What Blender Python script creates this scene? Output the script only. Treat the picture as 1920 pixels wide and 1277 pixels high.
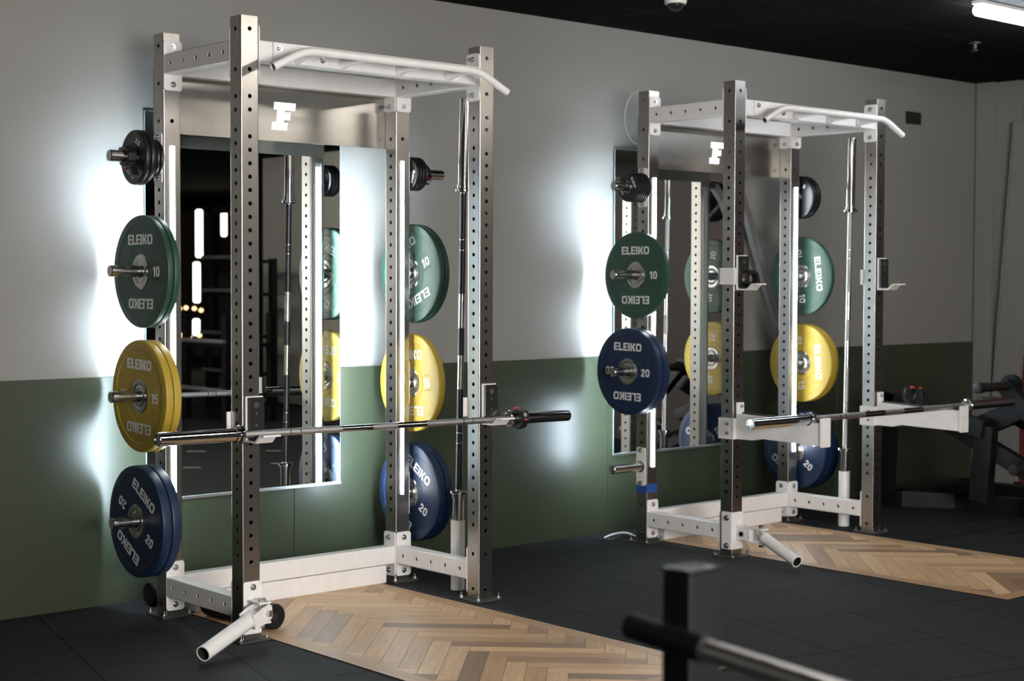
import bpy, bmesh, math, random
from mathutils import Vector, Matrix
from math import sin, cos, pi, radians, atan2, sqrt
random.seed(7)
for o in list(bpy.data.objects): bpy.data.objects.remove(o)
S = bpy.context.scene
COL = S.collection

# ------------------------------------------------------------------ camera
cd = bpy.data.cameras.new('camera'); cam = bpy.data.objects.new('camera', cd); COL.objects.link(cam)
R_ = Vector((0.74943536, -0.66207063, 0.0030202)); U_ = Vector((0.02237628, 0.02988755, 0.99930278)); F_ = Vector((0.66169928, 0.74884526, -0.03721346))
cam.matrix_world = Matrix(((R_.x, U_.x, -F_.x, 0), (R_.y, U_.y, -F_.y, 0), (R_.z, U_.z, -F_.z, 1.3478), (0, 0, 0, 1)))
cd.sensor_width = 36; cd.sensor_fit = 'HORIZONTAL'; cd.lens = 2951.3 / 1920 * 36
cd.clip_start = 0.05; cd.clip_end = 100
cd.dof.use_dof = True; cd.dof.focus_distance = 6.1; cd.dof.aperture_fstop = 3.6
S.camera = cam
S.view_settings.view_transform = 'Standard'; S.view_settings.look = 'None'
S.view_settings.gamma = 1; S.view_settings.exposure = 0.0; S.view_settings.use_curve_mapping = False
w = bpy.data.worlds.new('world'); S.world = w; w.use_nodes = True
w.node_tree.nodes['Background'].inputs[0].default_value = (0.9, 0.95, 1, 1)
w.node_tree.nodes['Background'].inputs[1].default_value = 0.02

# light levels (all lamps are mesh objects built further down)
CEIL_E = 45.0       # ceiling tubes
FRONT_E = 45.0      # strips on the post fronts
REAR_E = 215.0        # strips facing the wall
COOL = (0.75, 0.90, 1.04)
WIN_FILL_E = 34.0        # added, unseen window giving frontal fill light
NEUT = (1.0, 0.93, 0.84)

# measured layout
X0, Y0, W, D, SX, H = 3.1347, 5.0724, 1.1628, 0.5807, 0.077, 2.3366
DX, YW, ZC, XR, ZD = 2.7997, 6.045, 2.719, 9.637, 0.946
ZF = -0.012   # top of the rubber tiles; the rack is measured from its base plates

# ------------------------------------------------------------------ materials
def nt(name):
    m = bpy.data.materials.new(name); m.use_nodes = True
    return m, m.node_tree.nodes, m.node_tree.links, m.node_tree.nodes['Principled BSDF']
def mat(name, col, rough=0.5, metal=0.0, bump=0, bscale=200, var=0, vscale=8, spec=0.5, coat=0, stretch=None, rvar=0):
    m, N, L, b = nt(name)
    b.inputs['Base Color'].default_value = (*col, 1); b.inputs['Roughness'].default_value = rough
    b.inputs['Metallic'].default_value = metal; b.inputs['Specular IOR Level'].default_value = spec
    b.inputs['Coat Weight'].default_value = coat
    tc = N.new('ShaderNodeTexCoord'); vec = tc.outputs['Object']
    if stretch:
        mp = N.new('ShaderNodeMapping'); mp.inputs['Scale'].default_value = stretch; L.new(vec, mp.inputs[0]); svec = mp.outputs[0]
    else: svec = vec
    if var or rvar:
        n = N.new('ShaderNodeTexNoise'); n.inputs['Scale'].default_value = vscale; n.inputs['Detail'].default_value = 5
        L.new(svec if (stretch and rvar) else vec, n.inputs[0])
        if var:
            r = N.new('ShaderNodeMapRange'); r.inputs['From Min'].default_value = 0.3; r.inputs['From Max'].default_value = 0.7
            r.inputs['To Min'].default_value = 1 - var; r.inputs['To Max'].default_value = 1 + var; L.new(n.outputs[0], r.inputs[0])
            vm = N.new('ShaderNodeVectorMath'); vm.operation = 'SCALE'; vm.inputs[0].default_value = col
            L.new(r.outputs[0], vm.inputs['Scale']); L.new(vm.outputs[0], b.inputs['Base Color'])
        if rvar:
            r = N.new('ShaderNodeMapRange'); r.inputs['From Min'].default_value = 0.3; r.inputs['From Max'].default_value = 0.7
            r.inputs['To Min'].default_value = rough - rvar; r.inputs['To Max'].default_value = rough + rvar
            L.new(n.outputs[0], r.inputs[0]); L.new(r.outputs[0], b.inputs['Roughness'])
    if bump:
        n = N.new('ShaderNodeTexNoise'); n.inputs['Scale'].default_value = bscale; n.inputs['Detail'].default_value = 3; L.new(svec, n.inputs[0])
        bp = N.new('ShaderNodeBump'); bp.inputs['Strength'].default_value = bump; bp.inputs['Distance'].default_value = 0.002
        L.new(n.outputs[0], bp.inputs['Height']); L.new(bp.outputs[0], b.inputs['Normal'])
    return m
def emis(name, col, e):
    m, N, L, b = nt(name); b.inputs['Base Color'].default_value = (0.8, 0.8, 0.8, 1)
    b.inputs['Emission Color'].default_value = (*col, 1); b.inputs['Emission Strength'].default_value = e
    return m
M = {}
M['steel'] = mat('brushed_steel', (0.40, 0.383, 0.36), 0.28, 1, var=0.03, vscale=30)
def shade_inside(m):
    # darkens back faces: shade inside the hollow posts, put into the colour
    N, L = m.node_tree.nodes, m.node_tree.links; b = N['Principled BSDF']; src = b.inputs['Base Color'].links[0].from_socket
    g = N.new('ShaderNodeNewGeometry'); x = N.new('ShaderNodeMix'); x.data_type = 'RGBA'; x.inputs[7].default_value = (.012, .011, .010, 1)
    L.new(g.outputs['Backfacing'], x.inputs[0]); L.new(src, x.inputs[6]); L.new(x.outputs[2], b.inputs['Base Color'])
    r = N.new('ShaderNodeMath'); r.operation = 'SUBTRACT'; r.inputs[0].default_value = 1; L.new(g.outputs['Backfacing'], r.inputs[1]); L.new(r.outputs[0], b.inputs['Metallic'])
shade_inside(M['steel'])
M['panel'] = mat('brushed_panel', (0.42, 0.405, 0.38), 0.24, 1, stretch=(1.0, 1.0, 12), rvar=0.02, vscale=2)
M['white'] = mat('white_powder_coat', (0.84, 0.82, 0.81), 0.38, var=0.03, vscale=30, bump=0.03, bscale=400)
M['chrome'] = mat('chrome', (0.64, 0.645, 0.65), 0.11, 1)
M['horn'] = mat('worn_chrome', (0.60, 0.59, 0.58), 0.22, 1, var=0.25, vscale=60)
M['knurl'] = mat('knurled_steel', (0.50, 0.495, 0.49), 0.42, 1, bump=0.5, bscale=900)
M['zinc'] = mat('zinc_bolt', (0.6, 0.62, 0.63), 0.25, 1)
M['blackbar'] = mat('black_bar', (0.06, 0.06, 0.065), 0.30, 1, bump=0.2, bscale=900)
M['hub'] = mat('hub_steel', (0.50, 0.50, 0.49), 0.27, 1)
M['green'] = mat('green_rubber', (0.018, 0.062, 0.039), 0.48, bump=0.05, bscale=500, var=0.06)
M['yellow'] = mat('yellow_rubber', (0.43, 0.30, 0.033), 0.48, bump=0.05, bscale=500, var=0.05)
M['blue'] = mat('blue_rubber', (0.004, 0.0165, 0.055), 0.46, bump=0.05, bscale=500, var=0.06)
M['black'] = mat('black_rubber', (0.008, 0.008, 0.0095), 0.42, bump=0.05, bscale=500)
M['plastic'] = mat('black_plastic', (0.012, 0.012, 0.013), 0.35)
M['liner'] = mat('black_liner', (0.02, 0.02, 0.02), 0.3)
M['red'] = mat('red_plastic', (0.55, 0.03, 0.03), 0.4)
M['print'] = mat('white_print', (0.72, 0.73, 0.72), 0.55)
M['beige'] = mat('wall_paint', (0.200, 0.192, 0.174), 0.55, bump=0.06, bscale=260, var=0.015, vscale=2)
M['greenwall'] = mat('green_panel_paint', (0.029, 0.038, 0.021), 0.36, bump=0.03, bscale=260, var=0.02, vscale=2)
M['mirror'] = mat('mirror_glass', (0.84, 0.88, 0.87), 0.0, 1)
M['mirror_edge'] = mat('mirror_edge', (0.35, 0.5, 0.5), 0.2)
M['machine'] = mat('black_machine_paint', (0.006, 0.006, 0.007), 0.45, spec=0.3)
M['pad'] = mat('black_vinyl', (0.012, 0.012, 0.012), 0.5, bump=0.1, bscale=120)
M['galv'] = mat('grey_tube', (0.36, 0.37, 0.38), 0.45, 0.7, var=0.08, vscale=20)
M['base'] = mat('base_plate_steel', (0.07, 0.067, 0.06), 0.65, 0.4, var=0.3, vscale=60)
M['horndark'] = mat('dark_worn_steel', (0.16, 0.145, 0.13), 0.4, 1, var=.15, vscale=30)
M['satin'] = mat('satin_steel', (0.72, 0.72, 0.72), 0.34, 1)
M['glosscap'] = mat('gloss_black_cap', (0.01, 0.01, 0.011), 0.12)
M['pale'] = mat('lit_pale_wall_paint', (0.66, 0.63, 0.56), 0.6)  # whitish wall, its colour raised in place of lamp light on it
M['tape'] = mat('blue_tape', (0.02, 0.075, 0.30), 0.45)
M['dark_room'] = mat('dark_wall_paint', (0.025, 0.020, 0.018), 0.6, var=0.15, vscale=1.5)
M['brownwall'] = mat('red_brown_wall_paint', (0.030, 0.012, 0.009), 0.6, var=0.1, vscale=2)
M['bore'] = mat('dark_rusty_bore', (0.02, 0.012, 0.008), 0.7, var=0.4, vscale=60)
M['reddoor'] = mat('red_brown_door_paint', (0.10, 0.022, 0.018), 0.5)
M['cable'] = mat('cream_cable', (0.55, 0.55, 0.48), 0.5)
M['alu'] = mat('aluminium_channel', (0.6, 0.62, 0.63), 0.35, 1)
M['foam'] = mat('black_foam', (0.007, 0.007, 0.008), 0.5, spec=0.3, bump=0.1, bscale=200)
M['ceil_frame'] = mat('ceiling_grid_metal', (0.028, 0.028, 0.03), 0.5)
M['led_f'] = emis('light_strip_glow', (0.86, 0.95, 1.0), FRONT_E)
M['led_r'] = emis('wall_light_strip_glow', COOL, REAR_E)
M['tube'] = emis('unseen_tube_glow', NEUT, CEIL_E)
M['tube_cool'] = emis('ceiling_tube_cool_glow', (0.85, 0.93, 1.0), CEIL_E)
M['window'] = emis('fill_window_glow', (1.0, 0.965, 0.93), WIN_FILL_E)  # glow of the added window, out of view, for frontal fill
M['sign'] = emis('sign_glow', (1.0, 1.0, 1.0), 1.5)
M['warm'] = emis('warm_lamp_glow', (1.0, 0.9, 0.62), 5)
M['globe'] = emis('globe_lamp_glow', (1.0, 0.62, 0.28), 3)

def tile_floor_mat():
    m, N, L, b = nt('rubber_floor_tiles')
    tc = N.new('ShaderNodeTexCoord'); P = tc.outputs['Object']
    th = radians(-13.8); x0, y0 = X0 + 2.308, Y0 - 0.691
    def dot(v, off):
        d = N.new('ShaderNodeVectorMath'); d.operation = 'DOT_PRODUCT'; d.inputs[1].default_value = v; L.new(P, d.inputs[0])
        a = N.new('ShaderNodeMath'); a.operation = 'SUBTRACT'; a.inputs[1].default_value = off; L.new(d.outputs['Value'], a.inputs[0])
        s = N.new('ShaderNodeMath'); s.operation = 'DIVIDE'; s.inputs[1].default_value = 0.5; L.new(a.outputs[0], s.inputs[0])
        f = N.new('ShaderNodeMath'); f.operation = 'FRACT'; L.new(s.outputs[0], f.inputs[0])
        c = N.new('ShaderNodeMath'); c.operation = 'SUBTRACT'; c.inputs[1].default_value = 0.5; L.new(f.outputs[0], c.inputs[0])
        e = N.new('ShaderNodeMath'); e.operation = 'ABSOLUTE'; L.new(c.outputs[0], e.inputs[0])
        return e.outputs[0]
    u = (cos(th), sin(th), 0); v = (-sin(th), cos(th), 0)
    a = dot(u, x0 * u[0] + y0 * u[1]); c = dot(v, x0 * v[0] + y0 * v[1])
    mx = N.new('ShaderNodeMath'); mx.operation = 'MAXIMUM'; L.new(a, mx.inputs[0]); L.new(c, mx.inputs[1])
    seam = N.new('ShaderNodeMapRange'); seam.inputs['From Min'].default_value = 0.489; seam.inputs['From Max'].default_value = 0.494; L.new(mx.outputs[0], seam.inputs[0])
    vo = N.new('ShaderNodeTexVoronoi'); vo.inputs['Scale'].default_value = 260; L.new(P, vo.inputs['Vector'])
    sp = N.new('ShaderNodeSeparateColor'); L.new(vo.outputs['Color'], sp.inputs[0])
    fl = N.new('ShaderNodeMapRange'); fl.inputs['From Min'].default_value = 0.90; fl.inputs['From Max'].default_value = 0.93; L.new(sp.outputs[0], fl.inputs[0])
    no = N.new('ShaderNodeTexNoise'); no.inputs['Scale'].default_value = 3; no.inputs['Detail'].default_value = 6; L.new(P, no.inputs[0])
    cr = N.new('ShaderNodeMix'); cr.data_type = 'RGBA'; cr.inputs[6].default_value = (0.0065, 0.0072, 0.0085, 1); cr.inputs[7].default_value = (0.011, 0.012, 0.0135, 1); L.new(no.outputs[0], cr.inputs[0])
    c2 = N.new('ShaderNodeMix'); c2.data_type = 'RGBA'; L.new(fl.outputs[0], c2.inputs[0]); L.new(cr.outputs[2], c2.inputs[6]); c2.inputs[7].default_value = (0.03, 0.03, 0.033, 1)
    c3 = N.new('ShaderNodeMix'); c3.data_type = 'RGBA'; L.new(seam.outputs[0], c3.inputs[0]); L.new(c2.outputs[2], c3.inputs[6]); c3.inputs[7].default_value = (0.0015, 0.0015, 0.0015, 1)
    L.new(c3.outputs[2], b.inputs['Base Color']); b.inputs['Roughness'].default_value = 0.75
    sm = N.new('ShaderNodeMapRange'); sm.inputs['To Min'].default_value = 0.30; sm.inputs['To Max'].default_value = 0.17; L.new(seam.outputs[0], sm.inputs[0]); L.new(sm.outputs[0], b.inputs['Specular IOR Level'])
    n2 = N.new('ShaderNodeTexNoise'); n2.inputs['Scale'].default_value = 350; L.new(P, n2.inputs[0])
    bp = N.new('ShaderNodeBump'); bp.inputs['Strength'].default_value = 0.35; bp.inputs['Distance'].default_value = 0.002; L.new(n2.outputs[0], bp.inputs['Height']); L.new(bp.outputs[0], b.inputs['Normal'])
    return m
M['tiles'] = tile_floor_mat()

def ceiling_mat():
    m, N, L, b = nt('black_ceiling_tiles')
    tc = N.new('ShaderNodeTexCoord'); P = tc.outputs['Object']; sx = N.new('ShaderNodeSeparateXYZ'); L.new(P, sx.inputs[0])
    def g(o, off):
        a = N.new('ShaderNodeMath'); a.operation = 'SUBTRACT'; a.inputs[1].default_value = off; L.new(o, a.inputs[0])
        s = N.new('ShaderNodeMath'); s.operation = 'DIVIDE'; s.inputs[1].default_value = 0.6; L.new(a.outputs[0], s.inputs[0])
        f = N.new('ShaderNodeMath'); f.operation = 'FRACT'; L.new(s.outputs[0], f.inputs[0])
        c = N.new('ShaderNodeMath'); c.operation = 'SUBTRACT'; c.inputs[1].default_value = 0.5; L.new(f.outputs[0], c.inputs[0])
        e = N.new('ShaderNodeMath'); e.operation = 'ABSOLUTE'; L.new(c.outputs[0], e.inputs[0]); return e.outputs[0]
    mx = N.new('ShaderNodeMath'); mx.operation = 'MAXIMUM'; L.new(g(sx.outputs[0], 5.84), mx.inputs[0]); L.new(g(sx.outputs[1], 5.586), mx.inputs[1])
    s = N.new('ShaderNodeMapRange'); s.inputs['From Min'].default_value = 0.480; s.inputs['From Max'].default_value = 0.483; L.new(mx.outputs[0], s.inputs[0])
    c = N.new('ShaderNodeMix'); c.data_type = 'RGBA'; L.new(s.outputs[0], c.inputs[0]); c.inputs[6].default_value = (0.003, 0.003, 0.0033, 1); c.inputs[7].default_value = (0.013, 0.013, 0.014, 1)
    L.new(c.outputs[2], b.inputs['Base Color']); b.inputs['Roughness'].default_value = 0.9; b.inputs['Specular IOR Level'].default_value = 0.08
    return m
M['ceiling'] = ceiling_mat()

def wood_mat():
    m, N, L, b = nt('oak_herringbone')
    at = N.new('ShaderNodeAttribute'); at.attribute_name = 'plank'   # rgb: tone of the plank, a: grain direction
    tc = N.new('ShaderNodeTexCoord')
    sep = N.new('ShaderNodeSeparateColor'); L.new(at.outputs['Color'], sep.inputs[0])
    rot = N.new('ShaderNodeVectorRotate'); rot.rotation_type = 'Z_AXIS'; L.new(tc.outputs['Object'], rot.inputs[0])
    mu = N.new('ShaderNodeMath'); mu.operation = 'MULTIPLY'; mu.inputs[1].default_value = pi; L.new(sep.outputs[2], mu.inputs[0]); L.new(mu.outputs[0], rot.inputs['Angle'])
    mp = N.new('ShaderNodeMapping'); mp.inputs['Scale'].default_value = (3, 38, 1); L.new(rot.outputs[0], mp.inputs[0])
    ad = N.new('ShaderNodeVectorMath'); ad.operation = 'ADD'; L.new(mp.outputs[0], ad.inputs[0])
    sc = N.new('ShaderNodeVectorMath'); sc.operation = 'SCALE'; sc.inputs['Scale'].default_value = 37; L.new(at.outputs['Color'], sc.inputs[0]); L.new(sc.outputs[0], ad.inputs[1])
    n = N.new('ShaderNodeTexNoise'); n.inputs['Scale'].default_value = 1.6; n.inputs['Detail'].default_value = 8; n.inputs['Roughness'].default_value = 0.65; L.new(ad.outputs[0], n.inputs[0])
    ramp = N.new('ShaderNodeValToRGB'); e = ramp.color_ramp.elements
    e[0].color = (0.27, 0.165, 0.10, 1); e[1].color = (0.74, 0.49, 0.275, 1)
    x = ramp.color_ramp.elements.new(0.45); x.color = (0.56, 0.345, 0.185, 1)
    L.new(sep.outputs[0], ramp.inputs[0])
    gr = N.new('ShaderNodeMapRange'); gr.inputs['From Min'].default_value = 0.3; gr.inputs['From Max'].default_value = 0.7; gr.inputs['To Min'].default_value = 0.80; gr.inputs['To Max'].default_value = 1.14; L.new(n.outputs[0], gr.inputs[0])
    vm = N.new('ShaderNodeVectorMath'); vm.operation = 'SCALE'; L.new(ramp.outputs[0], vm.inputs[0]); L.new(gr.outputs[0], vm.inputs['Scale'])
    L.new(vm.outputs[0], b.inputs['Base Color']); b.inputs['Roughness'].default_value = 0.42
    bp = N.new('ShaderNodeBump'); bp.inputs['Strength'].default_value = 0.12; bp.inputs['Distance'].default_value = 0.001; L.new(n.outputs[0], bp.inputs['Height']); L.new(bp.outputs[0], b.inputs['Normal'])
    return m
M['wood'] = wood_mat()
M['gap'] = mat('plank_gap', (0.03, 0.018, 0.01), 0.8)

# ------------------------------------------------------------------ mesh helpers
def weight_normals(me):
    # area-weighted corner normals, split at sharp edges (keeps big faces flat next to their bevels)
    nl = len(me.loops); par = list(range(nl))
    def find(i):
        while par[i] != i: par[i] = par[par[i]]; i = par[i]
        return i
    sharp = [False] * len(me.edges); at = me.attributes.get('sharp_edge')
    if at: at.data.foreach_get('value', sharp)
    ed = {}
    for p in me.polygons:
        ls = list(p.loop_indices); n = len(ls)
        for k, li in enumerate(ls):
            e = me.loops[li].edge_index; nx = ls[(k + 1) % n]; ed.setdefault(e, []).append({me.loops[li].vertex_index: li, me.loops[nx].vertex_index: nx})
    for e, L in ed.items():
        if len(L) == 2 and not sharp[e]:
            for v in L[0]:
                a, b = find(L[0][v]), find(L[1].get(v, L[0][v]))
                if a != b: par[a] = b
    acc = {}
    for p in me.polygons:
        w = p.normal * p.area
        for li in p.loop_indices:
            r = find(li); acc[r] = acc[r] + w if r in acc else w.copy()
    me.normals_split_custom_set([acc[find(i)].normalized() if acc[find(i)].length > 1e-12 else Vector((0, 0, 1)) for i in range(nl)])
class MB:
    def __init__(s): s.bm = bmesh.new()
    def box(s, a, b, bev=0.0, seg=2, mtx=None):
        a = Vector(a); b = Vector(b); c = (a + b) / 2; d = b - a
        t = bmesh.new(); bmesh.ops.create_cube(t, size=1, matrix=Matrix.Translation(c) @ Matrix.Diagonal((abs(d.x), abs(d.y), abs(d.z), 1)))
        if bev: bmesh.ops.bevel(t, geom=t.edges[:], offset=bev, segments=seg, profile=0.5, affect='EDGES')
        return s.add(t, mtx)
    def add(s, t, mtx=None):
        if mtx is not None: t.transform(mtx)
        me = bpy.data.meshes.new('tmp'); t.to_mesh(me); t.free(); s.bm.from_mesh(me); bpy.data.meshes.remove(me); return s
    def poly(s, pts):
        vs = [s.bm.verts.new(p) for p in pts]; return s.bm.faces.new(vs)
    def tube(s, pts, r, seg=20, cap=True, r2=None):
        # round tube through points
        pts = [Vector(p) for p in pts]; n = len(pts); rs = r if isinstance(r, (list, tuple)) else [r] * n
        rings = []
        up = Vector((0, 0, 1))
        for i, p in enumerate(pts):
            d = (pts[min(i + 1, n - 1)] - pts[max(i - 1, 0)])
            if d.length < 1e-9: d = (pts[-1] - pts[0])
            d.normalize()
            if i == 0:
                ref = Vector((0, 0, 1)) if abs(d.z) < 0.9 else Vector((1, 0, 0)); a = d.cross(ref).normalized()
            else: a = (a - d * a.dot(d)).normalized()
            b = d.cross(a)
            rings.append([s.bm.verts.new(p + (a * cos(2 * pi * k / seg) + b * sin(2 * pi * k / seg)) * rs[i]) for k in range(seg)])
        for i in range(n - 1):
            for k in range(seg):
                s.bm.faces.new((rings[i][k], rings[i][(k + 1) % seg], rings[i + 1][(k + 1) % seg], rings[i + 1][k]))
        if cap:
            s.bm.faces.new(rings[0][::-1]); s.bm.faces.new(rings[-1])
        return s
    def lathe(s, prof, seg=48, mtx=None, closed=False):
        # profile (x, r) revolved about X
        t = bmesh.new(); rings = []
        for x, r in prof:
            if r < 1e-6: rings.append([t.verts.new((x, 0, 0))] * seg)
            else: rings.append([t.verts.new((x, r * cos(2 * pi * k / seg), r * sin(2 * pi * k / seg))) for k in range(seg)])
        L = len(prof); rng = range(L if closed else L - 1)
        for i in rng:
            A = rings[i]; B = rings[(i + 1) % L]
            for k in range(seg):
                q = []
                for v in (A[k], A[(k + 1) % seg], B[(k + 1) % seg], B[k]):
                    if v not in q: q.append(v)
                if len(q) >= 3:
                    try: t.faces.new(q)
                    except ValueError: pass
        return s.add(t, mtx)
    def prism(s, poly, axis, a, b, mtx=None, bev=0):
        # poly: 2D points in the plane normal to axis; extruded a..b
        t = bmesh.new()
        def P(u, v, w):
            return {'x': (w, u, v), 'y': (u, w, v), 'z': (u, v, w)}[axis]
        A = [t.verts.new(P(u, v, a)) for u, v in poly]; B = [t.verts.new(P(u, v, b)) for u, v in poly]; n = len(poly)
        t.faces.new(A); t.faces.new(B[::-1])
        for i in range(n): t.faces.new((A[i], B[i], B[(i + 1) % n], A[(i + 1) % n]))
        bmesh.ops.recalc_face_normals(t, faces=t.faces[:])
        if bev: bmesh.ops.bevel(t, geom=t.edges[:], offset=bev, segments=2, profile=0.5, affect='EDGES')
        return s.add(t, mtx)
    def mesh(s, name, m, ang=35, recalc=True):
        if recalc: bmesh.ops.recalc_face_normals(s.bm, faces=s.bm.faces[:])
        big = [f for f in s.bm.faces if len(f.verts) > 4]
        if big: bmesh.ops.triangulate(s.bm, faces=big)
        me = bpy.data.meshes.new(name); s.bm.to_mesh(me); s.bm.free()
        me.materials.append(m)
        for p in me.polygons: p.use_smooth = True
        me.set_sharp_from_angle(angle=radians(ang)); weight_normals(me)
        return me
def link(name, me, parent=None, loc=(0, 0, 0), rot=(0, 0, 0)):
    o = bpy.data.objects.new(name, me); COL.objects.link(o); o.parent = parent; o.location = loc; o.rotation_euler = rot; return o
def thing(name, label, cat, loc=(0, 0, 0), rot=(0, 0, 0), group=None):
    o = bpy.data.objects.new(name, None); COL.objects.link(o); o.location = loc; o.rotation_euler = rot; o.empty_display_size = 0.1
    o['label'] = label; o['category'] = cat
    if group: o['group'] = group
    return o
def struct(name, me, label=None):
    o = link(name, me); o['kind'] = 'structure'
    return o
def copy_tree(root, loc, rot, label, group=None):
    r = root.copy(); COL.objects.link(r); r.location = loc; r.rotation_euler = rot; r['label'] = label
    if group: r['group'] = group
    elif 'group' in r: del r['group']
    for c in root.children:
        d = c.copy(); COL.objects.link(d); d.parent = r
        for g in c.children:
            e = g.copy(); COL.objects.link(e); e.parent = d
    return r
def rrect(x0, y0, x1, y1, r, n=4):
    P = []
    for cx, cy, a0 in ((x1 - r, y1 - r, 0), (x0 + r, y1 - r, 90), (x0 + r, y0 + r, 180), (x1 - r, y0 + r, 270)):
        for k in range(n + 1):
            a = radians(a0 + 90 * k / n); P.append((cx + r * cos(a), cy + r * sin(a)))
    return P

# hole strip: a rectangle lying in (o, u, v) with round holes on its centre line
def strip(bm, o, u, v, L, w, holes, r, depth=0.004, nseg=14):
    o = Vector(o); u = Vector(u); v = Vector(v); nrm = u.cross(v)
    P = lambda a, b, d=0: bm.verts.new(o + u * a + v * b - nrm * d)
    half = min(0.022, w / 2)
    cur = 0.0
    for h in sorted(holes):
        a0, a1 = h - half, h + half
        if a0 > cur + 1e-5: bm.faces.new((P(cur, -w / 2), P(a0, -w / 2), P(a0, w / 2), P(cur, w / 2)))
        ang = [2 * pi * k / nseg for k in range(nseg)]
        c = atan2(w / 2, half); ang += [c, pi - c, pi + c, 2 * pi - c]; ang = sorted(set(round(x, 6) for x in ang))
        inn = []; out = []; deep = []
        for t in ang:
            ct, st = cos(t), sin(t)
            k = min(half / abs(ct) if abs(ct) > 1e-9 else 1e9, (w / 2) / abs(st) if abs(st) > 1e-9 else 1e9)
            out.append(P(h + ct * k, st * k)); inn.append(P(h + ct * r, st * r)); deep.append(P(h + ct * r, st * r, depth))
        n = len(ang)
        for i in range(n):
            j = (i + 1) % n
            bm.faces.new((out[i], out[j], inn[j], inn[i])); bm.faces.new((inn[i], inn[j], deep[j], deep[i]))
        cur = a1
    if L > cur + 1e-5: bm.faces.new((P(cur, -w / 2), P(L, -w / 2), P(L, w / 2), P(cur, w / 2)))

def perforated_tube(length, sx, sy, hx, hy, axis='z', r=0.0085, c=0.004):
    """hollow square tube from 0..length, hx: holes on +-x faces, hy: on +-y faces (long axis z)"""
    bm = bmesh.new()
    strip(bm, (0, sy / 2, 0), (0, 0, 1), (0, 1, 0), length, sy - 2 * c, hx, r)          # -x
    strip(bm, (sx, sy / 2, 0), (0, 0, 1), (0, -1, 0), length, sy - 2 * c, hx, r)
    strip(bm, (sx / 2, 0, 0), (0, 0, 1), (-1, 0, 0), length, sx - 2 * c, hy, r)         # -y
    strip(bm, (sx / 2, sy, 0), (0, 0, 1), (1, 0, 0), length, sx - 2 * c, hy, r)
    for cx, cy, a0 in ((c, c, 180), (sx - c, c, 270), (sx - c, sy - c, 0), (c, sy - c, 90)):
        ring = [(cx + c * cos(radians(a0 + 30 * k)), cy + c * sin(radians(a0 + 30 * k))) for k in range(4)]
        for k in range(3):
            p, q = ring[k], ring[k + 1]
            bm.faces.new([bm.verts.new(v) for v in ((p[0], p[1], 0), (q[0], q[1], 0), (q[0], q[1], length), (p[0], p[1], length))])
    # plastic-capped ends
    for z in (0.0, length):
        bm.faces.new([bm.verts.new((x, y, z)) for x, y in rrect(0, 0, sx, sy, c, 3)])
    bmesh.ops.remove_doubles(bm, verts=bm.verts[:], dist=1e-5)
    return bm

# ------------------------------------------------------------------ lettering
def stroke2d(pts, w):
    out = []
    n = len(pts); nr = []
    for i in range(n):
        p = Vector(pts[i]); ds = []
        if i > 0: ds.append((p - Vector(pts[i - 1])).normalized())
        if i < n - 1: ds.append((Vector(pts[i + 1]) - p).normalized())
        t = sum(ds, Vector((0, 0))).normalized(); nn = Vector((-t.y, t.x)); k = 1.0
        if len(ds) == 2: k = 1 / max(0.35, abs(nn.dot(Vector((-ds[0].y, ds[0].x)))))
        nr.append((p + nn * w / 2 * k, p - nn * w / 2 * k))
    return [(nr[i][0], nr[i][1], nr[i + 1][1], nr[i + 1][0]) for i in range(n - 1)]
def arc(cx, cy, rx, ry, a0, a1, n=8): return [(cx + rx * cos(radians(a0 + (a1 - a0) * k / n)), cy + ry * sin(radians(a0 + (a1 - a0) * k / n))) for k in range(n + 1)]
def ring2d(x0, y0, x1, y1, r, w):
    A = rrect(x0, y0, x1, y1, r, 4); B = rrect(x0 + w, y0 + w, x1 - w, y1 - w, max(0.02, r - w), 4); n = len(A)
    return [(A[i], A[(i + 1) % n], B[(i + 1) % n], B[i]) for i in range(n)]
T = 0.22
def glyph(ch):
    """unit height glyph: (list of polygons, advance)"""
    if ch == 'E': return [[(0, 0), (0.74, 0), (0.74, .19), (T, .19), (T, .415), (.68, .415), (.68, .585), (T, .585), (T, .81), (.74, .81), (.74, 1), (0, 1)]], 0.80
    if ch == 'L': return [[(0, 0), (0.66, 0), (0.66, T * .9), (T, T * .9), (T, 1), (0, 1)]], 0.72
    if ch == 'I': return [[(0, 0), (T, 0), (T, 1), (0, 1)]], 0.33
    if ch == 'K': return [[(0, 0), (T, 0), (T, .36), (.34, .36), (.56, 0), (.86, 0), (.56, .50), (.84, 1), (.55, 1), (.34, .62), (T, .62), (T, 1), (0, 1)]], 0.88
    if ch == 'O': return ring2d(0, 0, 0.92, 1, 0.30, T), 0.98
    if ch == '0': return ring2d(0, 0, 0.66, 1, 0.30, 0.19), 0.76
    if ch == '1': return [[(.16, 0), (.37, 0), (.37, 1), (.20, 1), (0, .86), (0, .66), (.16, .76)]], 0.50
    if ch == '5': return stroke2d([(.60, .905), (.12, .905), (.10, .52)] , .19) + stroke2d([(.08, .52)] + arc(.32, .34, .24, .245, 115, -120, 10) + [(.02, .17)], .19), 0.72
    if ch == '2': return stroke2d([(.05, .74)] + arc(.31, .68, .22, .225, 160, -20, 8) + [(.12, .20), (.10, .095)], .19) + [[(0, 0), (.62, 0), (.62, .19), (0, .19)]], 0.72
    if ch == '.': return [[(0, 0), (.2, 0), (.2, .2), (0, .2)]], 0.30
    if ch == '7': return stroke2d([(.0, .905), (.55, .905), (.22, 0)], .19), 0.68
    return [], 0.4
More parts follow.
